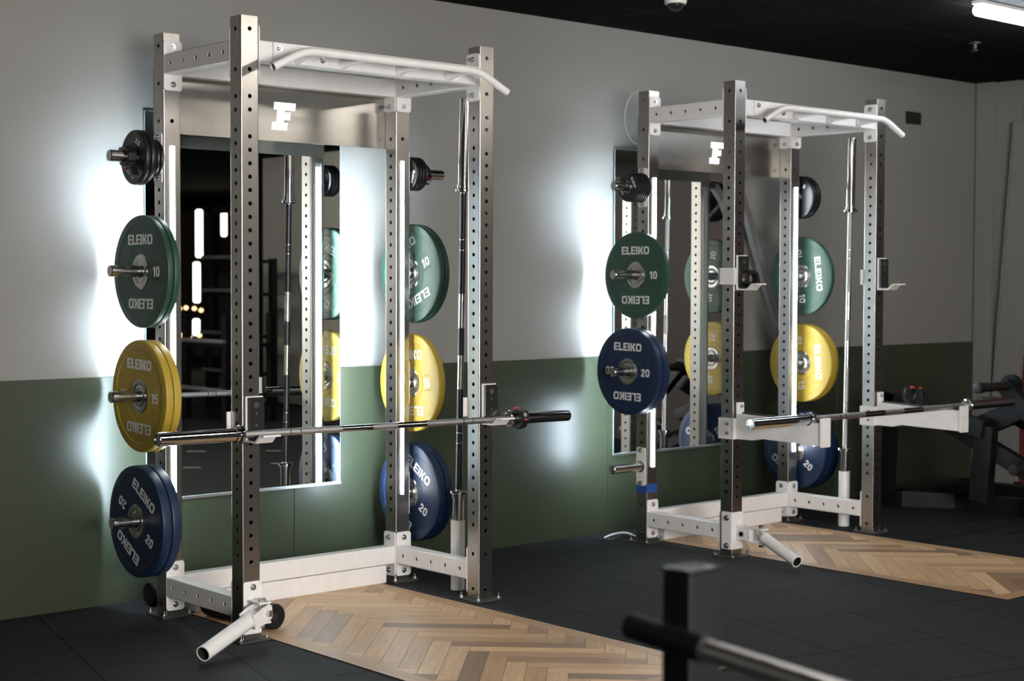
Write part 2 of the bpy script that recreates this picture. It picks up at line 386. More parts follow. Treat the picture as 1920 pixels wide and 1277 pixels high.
def text_polys(txt, h, gap=0.06):
    polys = []; x = 0
    for ch in txt:
        g, adv = glyph(ch)
        for P in g: polys.append([(x + p[0], p[1]) for p in P])
        x += adv + gap
    wid = x - gap
    return [[((p[0] - wid / 2) * h, (p[1] - .5) * h) for p in P] for P in polys]
def lettering(name, items, xoff, side, m):
    """items: (text, height, radius, angle_deg on the face, glyph turn deg). side -1: face looks to -x, +1: to +x"""
    bm = bmesh.new()
    for txt, h, r, a, turn in items:
        ca, sa = cos(radians(a)), sin(radians(a)); ct, st = cos(radians(turn)), sin(radians(turn))
        for P in text_polys(txt, h):
            vs = []
            for u, v in P:
                uu, vv = u * ct - v * st + r * ca, u * st + v * ct + r * sa
                vs.append(bm.verts.new((xoff, side * uu, vv)))
            try: bm.faces.new(vs).normal_update()
            except ValueError: pass
    bmesh.ops.triangulate(bm, faces=bm.faces[:])
    r = bmesh.ops.extrude_face_region(bm, geom=bm.faces[:])
    bmesh.ops.translate(bm, verts=[v for v in r['geom'] if isinstance(v, bmesh.types.BMVert)], vec=(side * 0.0008, 0, 0))
    bmesh.ops.recalc_face_normals(bm, faces=bm.faces[:])
    me = bpy.data.meshes.new(name); bm.to_mesh(me); bm.free(); me.materials.append(m); return me
def small_text(txt, h, m):
    c = bpy.data.curves.new('t', 'FONT'); c.body = txt; c.size = h; c.align_x = 'CENTER'; c.align_y = 'CENTER'; c.extrude = 0.0004
    o = bpy.data.objects.new('t', c); COL.objects.link(o); dg = bpy.context.evaluated_depsgraph_get()
    me = bpy.data.meshes.new_from_object(o.evaluated_get(dg)); bpy.data.objects.remove(o); me.materials.clear(); me.materials.append(m); return me

# ================================================================== THE ROOM
def quad(name, pts, m):
    b = MB(); b.poly(pts); return b.mesh(name, m, recalc=False)
XL, YB, XE = -4.5, -15.5, 17.5
mb = MB(); mb.box((XL, YB, -0.12), (XE, YW + .2, ZF)); struct('floor', mb.mesh('floor', M['tiles']))
mb = MB(); mb.box((XL, YB, ZC), (XE, YW + .2, ZC + 0.1)); struct('ceiling', mb.mesh('ceiling', M['ceiling']))
mb = MB(); mb.box((XL, YW + .002, 0), (XR + 0.2, YW + .2, ZC)); struct('wall_back', mb.mesh('wall_back', M['beige']))
# green boarding of the lower wall, in boards about two metres wide
xs = [XL, X0 - 3.15, X0 - 1.14, X0 + 0.872, X0 + 2.896, X0 + 4.92, XR - 0.02]
for i in range(len(xs) - 1):
    mb = MB(); mb.box((xs[i] + .0015, YW - .008, ZF), (xs[i + 1] - .0015, YW + .004, ZD), bev=.0008, seg=1)
    struct('trim_%d' % (i + 1), mb.mesh('green_board', M['greenwall']))
# right-hand wall: pale stretch by the corner, red-brown stretch, opening to the room beyond
mb = MB(); mb.box((XR, 5.72, 0), (XR + .15, YW + .2, ZC)); struct('wall_right', mb.mesh('wall_right', M['beige']))
mb = MB(); mb.box((XR, -0.6, 0), (XR + .15, 4.90, ZC)); struct('wall_right_brown', mb.mesh('wall_right_brown', M['brownwall']))
mb = MB(); mb.box((XR + .03, 4.90, ZF), (XR + .15, 5.72, ZC)); struct('door_1', mb.mesh('door_1', M['reddoor']))
mb = MB(); mb.box((XR, -3.08, 0), (XR + .15, -0.6, ZC)); struct('wall_right_pale', mb.mesh('wall_right_pale', M['pale']))
mb = MB(); mb.box((XR - .055, YW - .14, 0), (XR, YW - .0085, ZC), bev=.004); struct('trim_7', mb.mesh('corner_post', M['beige']))
mb = MB(); mb.box((XL - .15, YB, 0), (XL, YW + .2, ZC)); struct('wall_left', mb.mesh('wall_left', M['dark_room']))
mb = MB(); mb.box((XL, YB - .15, 0), (XE, YB, ZC)); struct('wall_front', mb.mesh('wall_front', M['dark_room']))
mb = MB(); mb.box((XE, YB, 0), (XE + .15, YW + .2, ZC)); struct('wall_far', mb.mesh('wall_far', M['brownwall']))

# wall behind the camera, with an unseen frontal light added as a window
mb = MB()
wx0, wx1, wz0, wz1, wy = -0.2, 3.2, .75, 2.45, -2.6
mb.box((XL, wy - .2, ZF), (wx0, wy, ZC)); mb.box((wx1, wy - .2, ZF), (3.5, wy, ZC)); mb.box((wx0, wy - .2, ZF), (wx1, wy, wz0)); mb.box((wx0, wy - .2, wz1), (wx1, wy, ZC))
struct('wall_behind', mb.mesh('wall_behind', M['beige']))
t = thing('fill_window_1', 'added unseen fill-light window in the wall behind the camera', 'window', (wx0, wy - .12, wz0)); t['kind'] = 'structure'
mb = MB(); ww, wh = wx1 - wx0, wz1 - wz0
for a, b in (((0, 0), (ww, .06)), ((0, wh - .06), (ww, wh)), ((0, .06), (.06, wh - .06)), ((ww - .06, .06), (ww, wh - .06)), ((ww / 3 - .03, .06), (ww / 3 + .03, wh - .06)), ((ww * 2 / 3 - .03, .06), (ww * 2 / 3 + .03, wh - .06))):
    mb.box((a[0], -.03, a[1]), (b[0], .03, b[1]), bev=.003)
link('fill_window_frame', mb.mesh('fill_window_frame', M['machine']), t)
mb = MB(); mb.box((.05, -.012, .05), (ww - .05, -.006, wh - .05)); link('fill_window_pane', mb.mesh('fill_window_pane', M['window']), t)

# pale board leaning in the corner beside the post
t = thing('leaning_board', 'tall pale board leaning against the right wall beside the corner', 'board', (XR - .03, 5.79, ZF))
mb = MB(); mb.prism([(0.125, 0), (-0.06, 0), (-0.24, 2.45), (-0.055, 2.45)], 'x', -0.02, 0.012, bev=.002); link('board', mb.mesh('board', M['beige']), t)
mb = MB(); mb.prism([(0.138, 0), (0.126, 0), (-0.054, 2.45), (-0.042, 2.45)], 'x', -0.03, 0.0); link('edge_strip', mb.mesh('edge_strip', M['galv']), t)

# --- oak inlays
def clip(poly, f):
    out = []
    for i in range(len(poly)):
        a, b = poly[i], poly[(i + 1) % len(poly)]; fa, fb = f(a), f(b)
        if fa >= 0: out.append(a)
        if fa * fb < 0: k = fa / (fa - fb); out.append((a[0] + (b[0] - a[0]) * k, a[1] + (b[1] - a[1]) * k))
    return out
def wood_inlay(name, x0, x1, y0, y1, ox, oy, seed):
    rnd = random.Random(seed); bm = bmesh.new(); lay = bm.loops.layers.float_color.new('plank')
    z = 0.0042; g = 0.0007; bw = 0.075
    def face(poly, tone, ang):
        if len(poly) < 3: return
        vs = [bm.verts.new((p[0], p[1], z)) for p in poly]; f = bm.faces.new(vs)
        if f.normal.z < 0 or True:
            f.normal_update()
            if f.normal.z < 0: f.normal_flip()
        c = (tone, rnd.random(), ang, 1)
        for l in f.loops: l[lay] = c
        return f
    w, Lp = 0.075, 0.5; r2 = sqrt(2)
    ix0, ix1, iy0, iy1 = x0 + bw, x1 - bw, y0 + bw, y1
    def tone(): 
        q = rnd.random()
        return rnd.uniform(0.0, 0.25) if q < 0.22 else (rnd.uniform(0.35, 0.65) if q < 0.6 else rnd.uniform(0.65, 1))
    # herringbone: planks along +45 and -45, in the frame rotated by 45 deg
    n = 40
    for i in range(-n, n):
        for k in range(-8, 9):
            # horizontal plank in rotated lattice
            for kind in (0, 1):
                a = i * w + k * (2 * Lp) * 0; 
                if kind == 0: p0 = (i * w + k * Lp, i * w - k * Lp); q = [(p0[0] + g, p0[1] + g), (p0[0] + Lp - g, p0[1] + g), (p0[0] + Lp - g, p0[1] + w - g), (p0[0] + g, p0[1] + w - g)]
                else: p0 = (i * w + k * Lp + Lp, i * w - k * Lp + w - Lp); q = [(p0[0] + g, p0[1] + g), (p0[0] + w - g, p0[1] + g), (p0[0] + w - g, p0[1] + Lp - g), (p0[0] + g, p0[1] + Lp - g)]
                c45 = 1 / r2
                # rotated so that the lattice diagonal (1,1) runs along -y
                P = [((u - v) * c45 + ox, -(u + v) * c45 + oy) for u, v in q]
                if max(p[0] for p in P) < ix0 or min(p[0] for p in P) > ix1 or max(p[1] for p in P) < iy0 or min(p[1] for p in P) > iy1: 
                    continue
                tn = tone()
                for f in (lambda p: p[0] - ix0, lambda p: ix1 - p[0], lambda p: p[1] - iy0, lambda p: iy1 - p[1]): P = clip(P, f) if len(P) > 2 else []
                face(P, tn, 0.25 if kind == 0 else 0.75)
    # border planks
    for xa, xb in ((x0, x0 + bw - g), (x1 - bw + g, x1)):
        y = y0
        while y < y1:
            yb = min(y1, y + 1.1); face([(xa, y + g), (xb, y + g), (xb, yb), (xa, yb)], rnd.uniform(.25, .5), 0.5); y += 1.1
    face([(x0 + bw, y0), (x1 - bw, y0), (x1 - bw, y0 + bw - g), (x0 + bw, y0 + bw - g)], 0.3, 0.0)
    # slab underneath
    me = bpy.data.meshes.new(name); bm.to_mesh(me); bm.free(); me.materials.append(M['wood'])
    t = thing('wood_floor_inlay', 'x', 'floor inlay', (0, 0, 0))
    t2 = link('herringbone_planks', me, t)
    mb = MB(); mb.box((x0, y0, 0.0), (x1, y1, 0.0036)); link('underlay', mb.mesh('underlay', M['gap']), t)
    t.location.z = ZF
    return t
for rx, lab, sd in ((X0, 'oak herringbone floor inlay in front of and under the nearer rack', 3), (X0 + DX - .005, 'oak herringbone floor inlay under and before the farther rack', 11)):
    t = wood_inlay('herringbone', rx + 0.108, rx + 1.085, Y0 - 1.457, Y0 + D, rx + 0.60, Y0 - .30, sd)
    t['label'] = lab; t['kind'] = 'structure'

# --- mirrors on the wall
def mirror(x0, label):
    t = thing('wall_mirror', label, 'mirror', (x0, YW - .0085, .4137))
    mb = MB(); mb.box((0, -.006, 0), (1.005, -.0005, 1.654)); link('backing', mb.mesh('backing', M['mirror_edge']), t)
    mb = MB(); mb.poly([(.002, -.0066, .002), (1.003, -.0066, .002), (1.003, -.0066, 1.652), (.002, -.0066, 1.652)]); link('mirror_glass', mb.mesh('mirror_glass', M['mirror']), t)
    mb = MB(); mb.box((0, -.011, -.012), (1.005, -.0005, 0), bev=.001); link('bottom_rail', mb.mesh('bottom_rail', M['alu']), t)
mirror(X0 + .120, 'large frameless wall mirror behind the nearer rack')
mirror(X0 + 2.932, 'large frameless wall mirror behind the farther rack')

# --- black vent on the wall, camera, sprinkler
t = thing('wall_vent', 'small black square vent high on the wall right of the farther rack', 'vent', (8.770, YW, 2.391))
mb = MB(); mb.box((0, -.012, 0), (.16, .0, .08), bev=.002); link('frame', mb.mesh('frame', M['plastic']), t)
mb = MB()
for k in range(5): mb.box((.01, -.016, .01 + k * .013), (.15, -.010, .017 + k * .013))
link('slats', mb.mesh('slats', M['plastic']), t)
t = thing('security_camera', 'white dome security camera on the black ceiling above the gap between racks', 'camera', (5.66, 5.22, ZC))
mb = MB(); mb.lathe([(0, 0), (0, .055), (.02, .055), (.028, .05), (.028, 0)], mtx=Matrix.Rotation(radians(90), 4, 'Y')); link('mount', mb.mesh('mount', M['white']), t)
mb = MB(); mb.lathe([(.0281, .04), (.042, .037), (.054, .026), (.06, .012), (.062, 0)], mtx=Matrix.Rotation(radians(90), 4, 'Y')); link('dome', mb.mesh('dome', M['plastic']), t)
t = thing('ceiling_sprinkler', 'small dark sprinkler head hanging from the ceiling near the right corner', 'sprinkler', (7.954, 5.024, ZC))
mb = MB(); mb.tube([(0, 0, 0), (0, 0, -.035)], .012, 12); mb.tube([(0, 0, 0), (0, 0, -.006)], .035, 20); link('stem', mb.mesh('stem', M['ceil_frame']), t)
mb = MB(); mb.tube([(0, 0, -.045), (0, 0, -.048)], .022, 16); mb.tube([(-.014, 0, -.03), (-.014, 0, -.046)], .0025, 6); mb.tube([(.014, 0, -.03), (.014, 0, -.046)], .0025, 6); link('deflector', mb.mesh('deflector', M['ceil_frame']), t)

# --- ceiling tubes
def ceiling_tube(x, y, ln, label, m='tube', wd=.05, rot=0):
    t = thing('ceiling_light', label, 'lamp', (x, y, ZC), (0, 0, rot))
    mb = MB(); mb.box((0, -wd / 2 - .004, -.018), (ln, wd / 2 + .004, -.0005), bev=.002); link('housing', mb.mesh('housing', M['white']), t)
    mb = MB(); mb.tube([(.01, 0, -.048), (ln - .01, 0, -.048)], .029, 20); link('diffuser', mb.mesh('diffuser', M[m]), t)
ceiling_tube(6.765, 4.265, 1.5, 'bright ceiling light tube at the top right corner of the view', 'tube_cool')
for x, y, n in ((3.0, 3.1, 'over the floor before the nearer rack'), (4.7, 3.0, 'over the floor before the farther rack'), (3.4, 0.2, 'over the middle of the open floor'), (6.9, 2.0, 'far to the right over the open floor'), (5.8, -0.9, 'over the open floor behind')):
    ceiling_tube(x, y, 1.5, 'unseen ceiling light tube ' + n, rot=radians(-90))  # tubes out of view, added to light the racks from the front

# ================================================================== RACKS
def bolt(mb, p, n, r=.0085):
    p = Vector(p); n = Vector(n); mb.tube([p, p + n * .0025], r * 1.45, 16); mb.tube([p + n * .0025, p + n * .009], r, 6 if r > .01 else 12); mb.tube([p + n * .009, p + n * .013], r * .55, 12)
fh = [.288 + .05 * k for k in range(33)]; sh = [.313 + .05 * k for k in range(33)]; ex = [.038, .188, 1.988, 2.138, 2.288]
def up_mesh(hx, hy):
    bm = perforated_tube(H + .006, SX, SX, [h + .006 for h in hx], [h + .006 for h in hy])
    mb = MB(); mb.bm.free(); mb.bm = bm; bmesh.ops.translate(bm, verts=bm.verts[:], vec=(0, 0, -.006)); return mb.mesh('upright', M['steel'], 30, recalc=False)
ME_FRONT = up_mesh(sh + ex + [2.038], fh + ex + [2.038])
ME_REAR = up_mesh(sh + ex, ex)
def beam_mesh(length, holes, name='beam'):
    """80 mm tall beam along +y, 60 mm wide"""
    bm = perforated_tube(length, .06, .08, holes, [], c=.005)
    mb = MB(); mb.bm.free(); mb.bm = bm
    # long axis z -> y : (x,y,z) -> (x, z, y)
    bm.transform(Matrix(((1, 0, 0, 0), (0, 0, 1, 0), (0, 1, 0, 0), (0, 0, 0, 1))))
    bmesh.ops.reverse_faces(bm, faces=bm.faces[:])
    return mb.mesh(name, M['white'], 30, recalc=False)
ME_SIDE = beam_mesh(D - SX - .012, [.13 - SX - .006 + .1 * k for k in range(5)])
mb = MB(); mb.box((0, 0, 0), (W - SX - .012, .06, .08), bev=.006, seg=3); ME_CROSS = mb.mesh('cross_beam', M['white'])
def plate_mesh(wd, ht, th, r=.014):
    """mounting plate in xz-plane, thickness along y 0..th"""
    mb = MB(); mb.prism(rrect(0, 0, wd, ht, r), 'y', 0, th, bev=.0012); return mb.mesh('mounting_plate', M['white'])
ME_PL = plate_mesh(.082, .200, .006)
def bolt_mesh(r=.0085, name='bolt'):
    mb = MB(); bolt(mb, (0, 0, 0), (0, 1, 0), r); return mb.mesh(name, M['zinc'])
ME_BOLT = bolt_mesh(); ME_BOLT10 = bolt_mesh(.010); ME_BOLT6 = bolt_mesh(.006)
def bolts(parent, pts, n, me=None):
    r = {(0, -1, 0): pi, (0, 1, 0): 0, (-1, 0, 0): pi / 2, (1, 0, 0): -pi / 2}[n]
    for p in pts: link('bolt', me or ME_BOLT, parent, p, (0, 0, r))
PB = [(.041, 0, .175), (.041, 0, .025)]; PB2 = [(.041, .006, .175), (.041, .006, .025)]
mb = MB(); mb.box((-.03, -.03, ZF), (SX + .03, SX + .03, -.004), bev=.001); ME_BASE = mb.mesh('base_plate', M['base'])
mb = MB()
for a, b in ((-.018, -.018), (SX + .018, -.018), (-.018, SX + .018), (SX + .018, SX + .018)):
    mb.tube([(a, b, -.004), (a, b, .004)], .010, 6); mb.tube([(a, b, .004), (a, b, .018)], .004, 8)
mb.bm.free()
mb = MB(); mb.tube([(0, 0, -.004), (0, 0, .004)], .010, 6); mb.tube([(0, 0, .004), (0, 0, .018)], .004, 8); ME_ANCH = mb.mesh('anchor_bolt', M['zinc'])
# pull-up bar
def bend(a, b, c, r, n=8):
    a, b, c = Vector(a), Vector(b), Vector(c); p = b + (a - b).normalized() * r; q = b + (c - b).normalized() * r
    return [p * (1 - t) ** 2 + b * 2 * t * (1 - t) + q * t * t for t in [k / n for k in range(n + 1)]]
xc = (W + SX) / 2
mb = MB(); yb, zb, ze = -.138, 2.207, 2.133
path = [Vector((xc - .572, yb - .004, ze))] + bend((xc - .572, yb, ze), (xc - .425, yb, zb), (xc, yb, zb), .05) + bend((xc, yb, zb), (xc + .425, yb, zb), (xc + .572, yb, ze), .05) + [Vector((xc + .572, yb - .004, ze))]
mb.tube(path, .0155, 20, cap=False)
ip = [path[0], path[0] + (path[1] - path[0]).normalized() * .05]; mb.tube(ip, .0135, 20, cap=False)
ip = [path[-1], path[-1] + (path[-2] - path[-1]).normalized() * .05]; mb.tube(ip, .0135, 20, cap=False)
ME_PULL = mb.mesh('pull_up_bar', M['white'])
mb = MB()
for s, e in ((0, 1), (-1, -2)):
    d = (path[e] - path[s]).normalized(); mb.tube([path[s] + d * .006, path[s] + d * .012], .0132, 20)
ME_PULLCAP = mb.mesh('end_cap', M['plastic'])
mb = MB(); mb.box((0.055, -.008, 0.003), (W - SX - .067, -.0005, .077), bev=.001)
ME_PULLPL = mb.mesh('bar_plate', M['white'])
def gusset(x):
    mb = MB()
    mb.tube([(x, -.008, 2.196), (x + .004, -.03, 2.199), (x + .012, yb + .004, 2.205)], [.024, .016, .0125], 20)
    return mb.mesh('gusset', M['white'])
ME_GUS = [gusset(x) for x in (.245, .46, .735, .985)]
PBB = [(x, -.008, z) for x, z in ((.165, 2.226), (.36, 2.200), (.55, 2.226), (.64, 2.226), (.83, 2.226), (1.03, 2.200))]
mb = MB(); mb.box((0, .0005, 1.946), (W + SX, .004, 2.20)); ME_PANEL = mb.mesh('header_panel', M['panel'])
Fp = [(.573, 2.112), (.625, 2.112), (.6165, 2.026), (.636, 2.026), (.632, 1.995), (.559, 1.995), (.563, 2.027), (.582, 2.027), (.588, 2.081), (.570, 2.081)]
mb = MB(); mb.prism(Fp, 'y', -.004, .0003); mb.prism([(.631, 2.112), (.678, 2.112), (.674, 2.081), (.628, 2.081)], 'y', -.004, .0003); mb.prism([(.6265, 2.071), (.651, 2.071), (.6475, 2.040), (.624, 2.040)], 'y', -.004, .0003)
ME_LOGO = mb.mesh('logo', M['sign'])
def strip_mesh(wd, ln): mb = MB(); mb.box((0, 0, 0), (wd, .004, ln), bev=.001, seg=1); return mb
mb = MB(); mb.prism(rrect(0, 0, .064, .20, .010), 'x', 0, .006, bev=.001); ME_HPL = mb.mesh('mounting_plate', M['white'])
PHB = [(0, .032, .014), (0, .032, .186)]
def horn_mesh(ln):
    mb = MB(); mb.lathe([(0, 0), (0, .0235), (-ln + .003, .0235), (-ln, .021), (-ln, 0)], 32); mb.lathe([(0, .030), (-.006, .0295), (-.010, .0236)], 32); return mb.mesh('horn', M['horn'])
ME_HORN = horn_mesh(.212)

def rack(x0, label, cfg):
    t = thing('power_rack', label, 'power rack', (x0, Y0, 0))
    P = {'FL': (0, 0), 'FR': (W, 0), 'RL': (0, D), 'RR': (W, D)}
    for k, (x, y) in P.items():
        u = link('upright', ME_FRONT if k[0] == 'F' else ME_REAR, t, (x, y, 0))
        b = link('base_plate', ME_BASE, t, (x, y, 0)); [link('anchor_bolt', ME_ANCH, b, (a_, b_, 0)) for a_, b_ in ((-.018, -.018), (SX + .018, -.018), (-.018, SX + .018), (SX + .018, SX + .018))]
    # side beams (left, right / bottom, top); 60 mm wide, outer face flush with the outer face of the posts
    for x in (0.0, W):
        for z in (.073, 2.171):
            xb = x if x == 0 else W
            link('side_beam', ME_SIDE, t, (xb + (0 if x == 0 else 0), SX + .006, z))
            zp = .014 if z < 1 else 2.108
            a = link('mounting_plate', ME_PL, t, (x - .0005, D - .0065, zp)); bolts(a, PB, (0, -1, 0))
            a = link('mounting_plate', ME_PL, t, (x - .0005, SX + .0005, zp)); bolts(a, PB2, (0, 1, 0))
    for y, z in ((0.0, 2.171), (D, 2.171), (D, .073)):
        yy = y + (0 if y == 0 else 0.0)
        link('cross_beam', ME_CROSS, t, (SX + .006, yy, z))
        zp = .014 if z < 1 else 2.108
        # plates turned to the x faces
        for xx, s in ((SX + .0065, 1), (W - .0065, -1)):
            a = link('mounting_plate', ME_PL, t, (xx if s == 1 else xx + .006, y - .0005 if s == 1 else y - .0005, zp), (0, 0, radians(90)))
            if s == 1: a.location = (SX + .0065, y - .0005, zp); bolts(a, PB, (0, -1, 0))
            else: a.location = (W - .0005, y - .0005, zp); bolts(a, PB2, (0, 1, 0))
    # skirting board under the rear beam, standing on the wood
    mb = MB(); mb.box((.135, D - .002, ZF + .0045), (1.108, D + .05, .071), bev=.001); link('lower_board', mb.mesh('lower_board', M['white']), t)
    pb = link('pull_up_bar', ME_PULL, t); link('end_cap', ME_PULLCAP, pb)
    for g in ME_GUS: link('gusset', g, pb)
    a = link('bar_plate', ME_PULLPL, t, (SX + .006, 0, 2.171)); bolts(t, PBB, (0, -1, 0))
    pn = link('header_panel', ME_PANEL, t, (0, D + SX, 0)); link('logo', ME_LOGO, pn)
    # light strips
    for x, wd in cfg['front']:
        link('light_strip', strip_mesh(wd, 1.505).mesh('light_strip', M['led_f']), t, (x, D - .0045, .384))
    for x, on in cfg['rear']:
        mb = MB(); mb.prism([(0, 0), (.040, 0), (.040, .012), (.036, .012), (.036, .003), (.004, .003), (.004, .012), (0, .012)], 'z', .30, 1.92)
        c = link('light_channel', mb.mesh('light_channel', M['alu']), t, (x + .018, D + SX + .0005, 0))
        mb = MB(); mb.box((.009, .0032, .36), (.031, .008, 1.895), bev=.001, seg=1); link('light_strip', mb.mesh('light_strip', M['led_r'] if on else M['print']), c)
    # plate horns
    for side, z in cfg['horns']:
        if side < 0:
            a = link('horn_bracket', ME_HPL, t, (-.0065, D + .006, z - .1)); bolts(a, PHB, (-1, 0, 0))
            link('storage_horn', ME_HORN, t, (-.0067, D + SX / 2, z))
        else:
            a = link('horn_bracket', ME_HPL, t, (W + SX + .0065, D + .070, z - .1), (0, 0, pi)); bolts(a, PHB, (-1, 0, 0))
            link('storage_horn', ME_HORN, t, (W + SX + .0067, D + SX / 2, z), (0, 0, pi))
    # vertical bar holder beside the right-hand bottom beam
    mb = MB(); cx, cy = W + SX + .028, .268
    mb.tube([(cx, cy, ZF + .001), (cx, cy, .296)], .031, 28, cap=False); mb.tube([(cx, cy, .010), (cx, cy, .296)], .0275, 28, cap=False)
    bmesh.ops.holes_fill(mb.bm, edges=[])
    n = 28
    for k in range(n):
        a, b = 2 * pi * k / n, 2 * pi * (k + 1) / n
        mb.poly([(cx + .031 * cos(a), cy + .031 * sin(a), .296), (cx + .031 * cos(b), cy + .031 * sin(b), .296), (cx + .0275 * cos(b), cy + .0275 * sin(b), .296), (cx + .0275 * cos(a), cy + .0275 * sin(a), .296)])
    mb.tube([(cx, cy, ZF + .001), (cx, cy, .005)], .0308, 28)
    link('bar_holder', mb.mesh('bar_holder', M['white'], recalc=False), t)
    return t
Z4 = (1.839, 1.386, .888, .386)
r1 = rack(X0, 'nearer steel power rack with white beams and light strips, on the left', dict(front=[(.030, .019), (W + .030, .013)], rear=[(0, True), (W, True)],
     horns=[(-1, Z4[0]), (-1, Z4[1]), (-1, Z4[2]), (-1, Z4[3]), (1, Z4[0]), (1, Z4[1]), (1, Z4[2]), (1, Z4[3])]))
r2 = rack(X0 + DX, 'farther steel power rack with white safety arms, on the right', dict(front=[(.036, .019), (W + .040, .019)], rear=[(0, True), (W, False)],
     horns=[(-1, Z4[0]), (-1, Z4[1]), (-1, Z4[2]), (-1, Z4[3]), (1, Z4[0]), (1, Z4[1]), (1, Z4[2]), (1, Z4[3])]))
# blue tape round the farther rack's left rear post
mb = MB(); mb.box((-.0006, D - .0006, .250), (SX + .0006, D + SX + .0006, .296)); mb.box((-.0009, D - .0009, .262), (SX + .0009, D + .01, .2635)); link('blue_tape', mb.mesh('blue_tape', M['tape']), r2)

# landmine sockets
def bore(a, b, r, parent):
    a, b = Vector(a), Vector(b); d = (b - a).normalized(); q = MB(); q.tube([b - d * .12, b - d * .0015], r + .0002, 28, cap=False); q.tube([b - d * .12, b - d * .119], r, 28); link('tube_bore', q.mesh('tube_bore', M['bore'], recalc=False), parent)
def hollow(mb, a, b, ro, ri, seg=28):
    a, b = Vector(a), Vector(b); d = (b - a).normalized(); ref = Vector((0, 0, 1)) if abs(d.z) < .9 else Vector((1, 0, 0)); u = d.cross(ref).normalized(); v = d.cross(u)
    def ring(p, r): return [mb.bm.verts.new(p + (u * cos(2 * pi * k / seg) + v * sin(2 * pi * k / seg)) * r) for k in range(seg)]
    A, B, C, E = ring(a, ro), ring(b, ro), ring(b, ri + .0004), ring(b - d * .125, ri + .0004)
    for X, Y in ((A, B), (B, C), (C, E)):
        for k in range(seg): mb.bm.faces.new((X[k], X[(k + 1) % seg], Y[(k + 1) % seg], Y[k]))
    mb.bm.faces.new(A[::-1]); mb.bm.faces.new(E)
# nearer: plate on the front of the left post, fork, tube lying left
a = link('landmine_plate', plate_mesh(.080, .200, .006, .008), r1, (0, -.0065, .016))
bolts(a, [(.042, 0, .178), (.042, 0, .030)], (0, -1, 0))
mb = MB()
for z in (.142, .068): mb.prism(rrect(.014, -.092, .072, -.006, .010), 'z', z, z + .007, bev=.001)
mb.box((.018, -.014, .070), (.066, -.006, .145)); link('landmine_bracket', mb.mesh('landmine_bracket', M['white']), r1)
c0 = Vector((.034, -.070, .109)); e0 = Vector((-.287, -.20, .026)); dd = (e0 - c0).normalized()
mb = MB(); hollow(mb, c0 + dd * .075, e0, .029, .0245)
sd = dd.cross(Vector((0, 0, 1))).normalized(); upv = sd.cross(dd)
mt = Matrix((( dd.x, sd.x, upv.x, c0.x), (dd.y, sd.y, upv.y, c0.y), (dd.z, sd.z, upv.z, c0.z), (0, 0, 0, 1)))
for s in (-1, 1): mb.prism([(-.030, -.018), (-.018, -.030), (.030, -.032), (.085, -.027), (.085, .027), (.030, .032), (-.018, .030), (-.030, .018)], 'y', s * .031 - .003, s * .031 + .003, mtx=mt, bev=.001)
mb.box((.035, -.028, -.024), (.080, .028, .024), mtx=mt)
lt = link('landmine_tube', mb.mesh('landmine_tube', M['white']), r1); bore(c0, e0, .0245, lt)
mb = MB(); mb.tube([mt @ Vector((0, -.044, 0)), mt @ Vector((0, .046, 0))], .008, 12); mb.tube([mt @ Vector((0, -.048, 0)), mt @ Vector((0, -.034, 0))], .014, 6); mb.tube([mt @ Vector((0, .034, 0)), mt @ Vector((0, .046, 0))], .014, 6)
link('pivot_bolt', mb.mesh('pivot_bolt', M['zinc']), lt)
mb = MB(); mb.tube([(.046, -.062, .149), (.046, -.062, .160)], .014, 6); mb.tube([(.046, -.062, .050), (.046, -.062, .068)], .012, 6); mb.tube([(.046, -.062, .06), (.046, -.062, .15)], .007, 12); link('vertical_bolt', mb.mesh('vertical_bolt', M['zinc']), r1)
# farther: wrap bracket, lug, fork, tube pointing to the room
mb = MB(); mb.prism(rrect(-.012, -.0075, .078, .060, .004), 'z', .030, .214, bev=.001)
a = link('landmine_plate', mb.mesh('landmine_plate', M['white']), r2)
bolts(a, [(-.012, .022, .186), (-.012, .022, .048)], (-1, 0, 0), ME_BOLT10)
mb = MB(); mb.prism([(-.007, .078), (-.007, .150), (-.095, .142), (-.095, .082)], 'x', .020, .026, bev=.001); mb.prism([(-.007, .078), (-.007, .150), (-.095, .142), (-.095, .082)], 'x', .068, .074, bev=.001); mb.prism([(-.007, .144), (-.007, .150), (-.07, .146), (-.07, .14)], 'x', .024, .07)
link('landmine_bracket', mb.mesh('landmine_bracket', M['white']), r2)
c0 = Vector((.043, -.150, .112)); e0 = Vector((-.012, -.415, .026)); dd = (e0 - c0).normalized(); sd = dd.cross(Vector((0, 0, 1))).normalized(); upv = sd.cross(dd)
mt = Matrix(((dd.x, sd.x, upv.x, c0.x), (dd.y, sd.y, upv.y, c0.y), (dd.z, sd.z, upv.z, c0.z), (0, 0, 0, 1)))
mb = MB(); hollow(mb, c0 + dd * .03, e0, .028, .0235); mb.lathe([(.028, 0), (.028, .030), (.045, .0305), (.055, .0282)], 28, mtx=mt)
mb.box((-.02, -.010, -.026), (.034, .010, .026), mtx=mt, bev=.003)
for z in (.142, .072): mb.prism(rrect(.018, -.185, .070, -.085, .02), 'z', z, z + .006, bev=.001)
mb.prism([(-.085, .074), (-.085, .146), (-.079, .146), (-.079, .074)], 'x', .026, .066)
lt = link('landmine_tube', mb.mesh('landmine_tube', M['white']), r2); bore(c0, e0, .0235, lt)
mb = MB(); mb.tube([(.044, -.152, .060), (.044, -.152, .160)], .008, 12); mb.tube([(.044, -.152, .148), (.044, -.152, .162)], .014, 6); mb.tube([(.044, -.152, .056), (.044, -.152, .071)], .014, 6); link('pivot_bolt', mb.mesh('pivot_bolt', M['zinc']), lt)
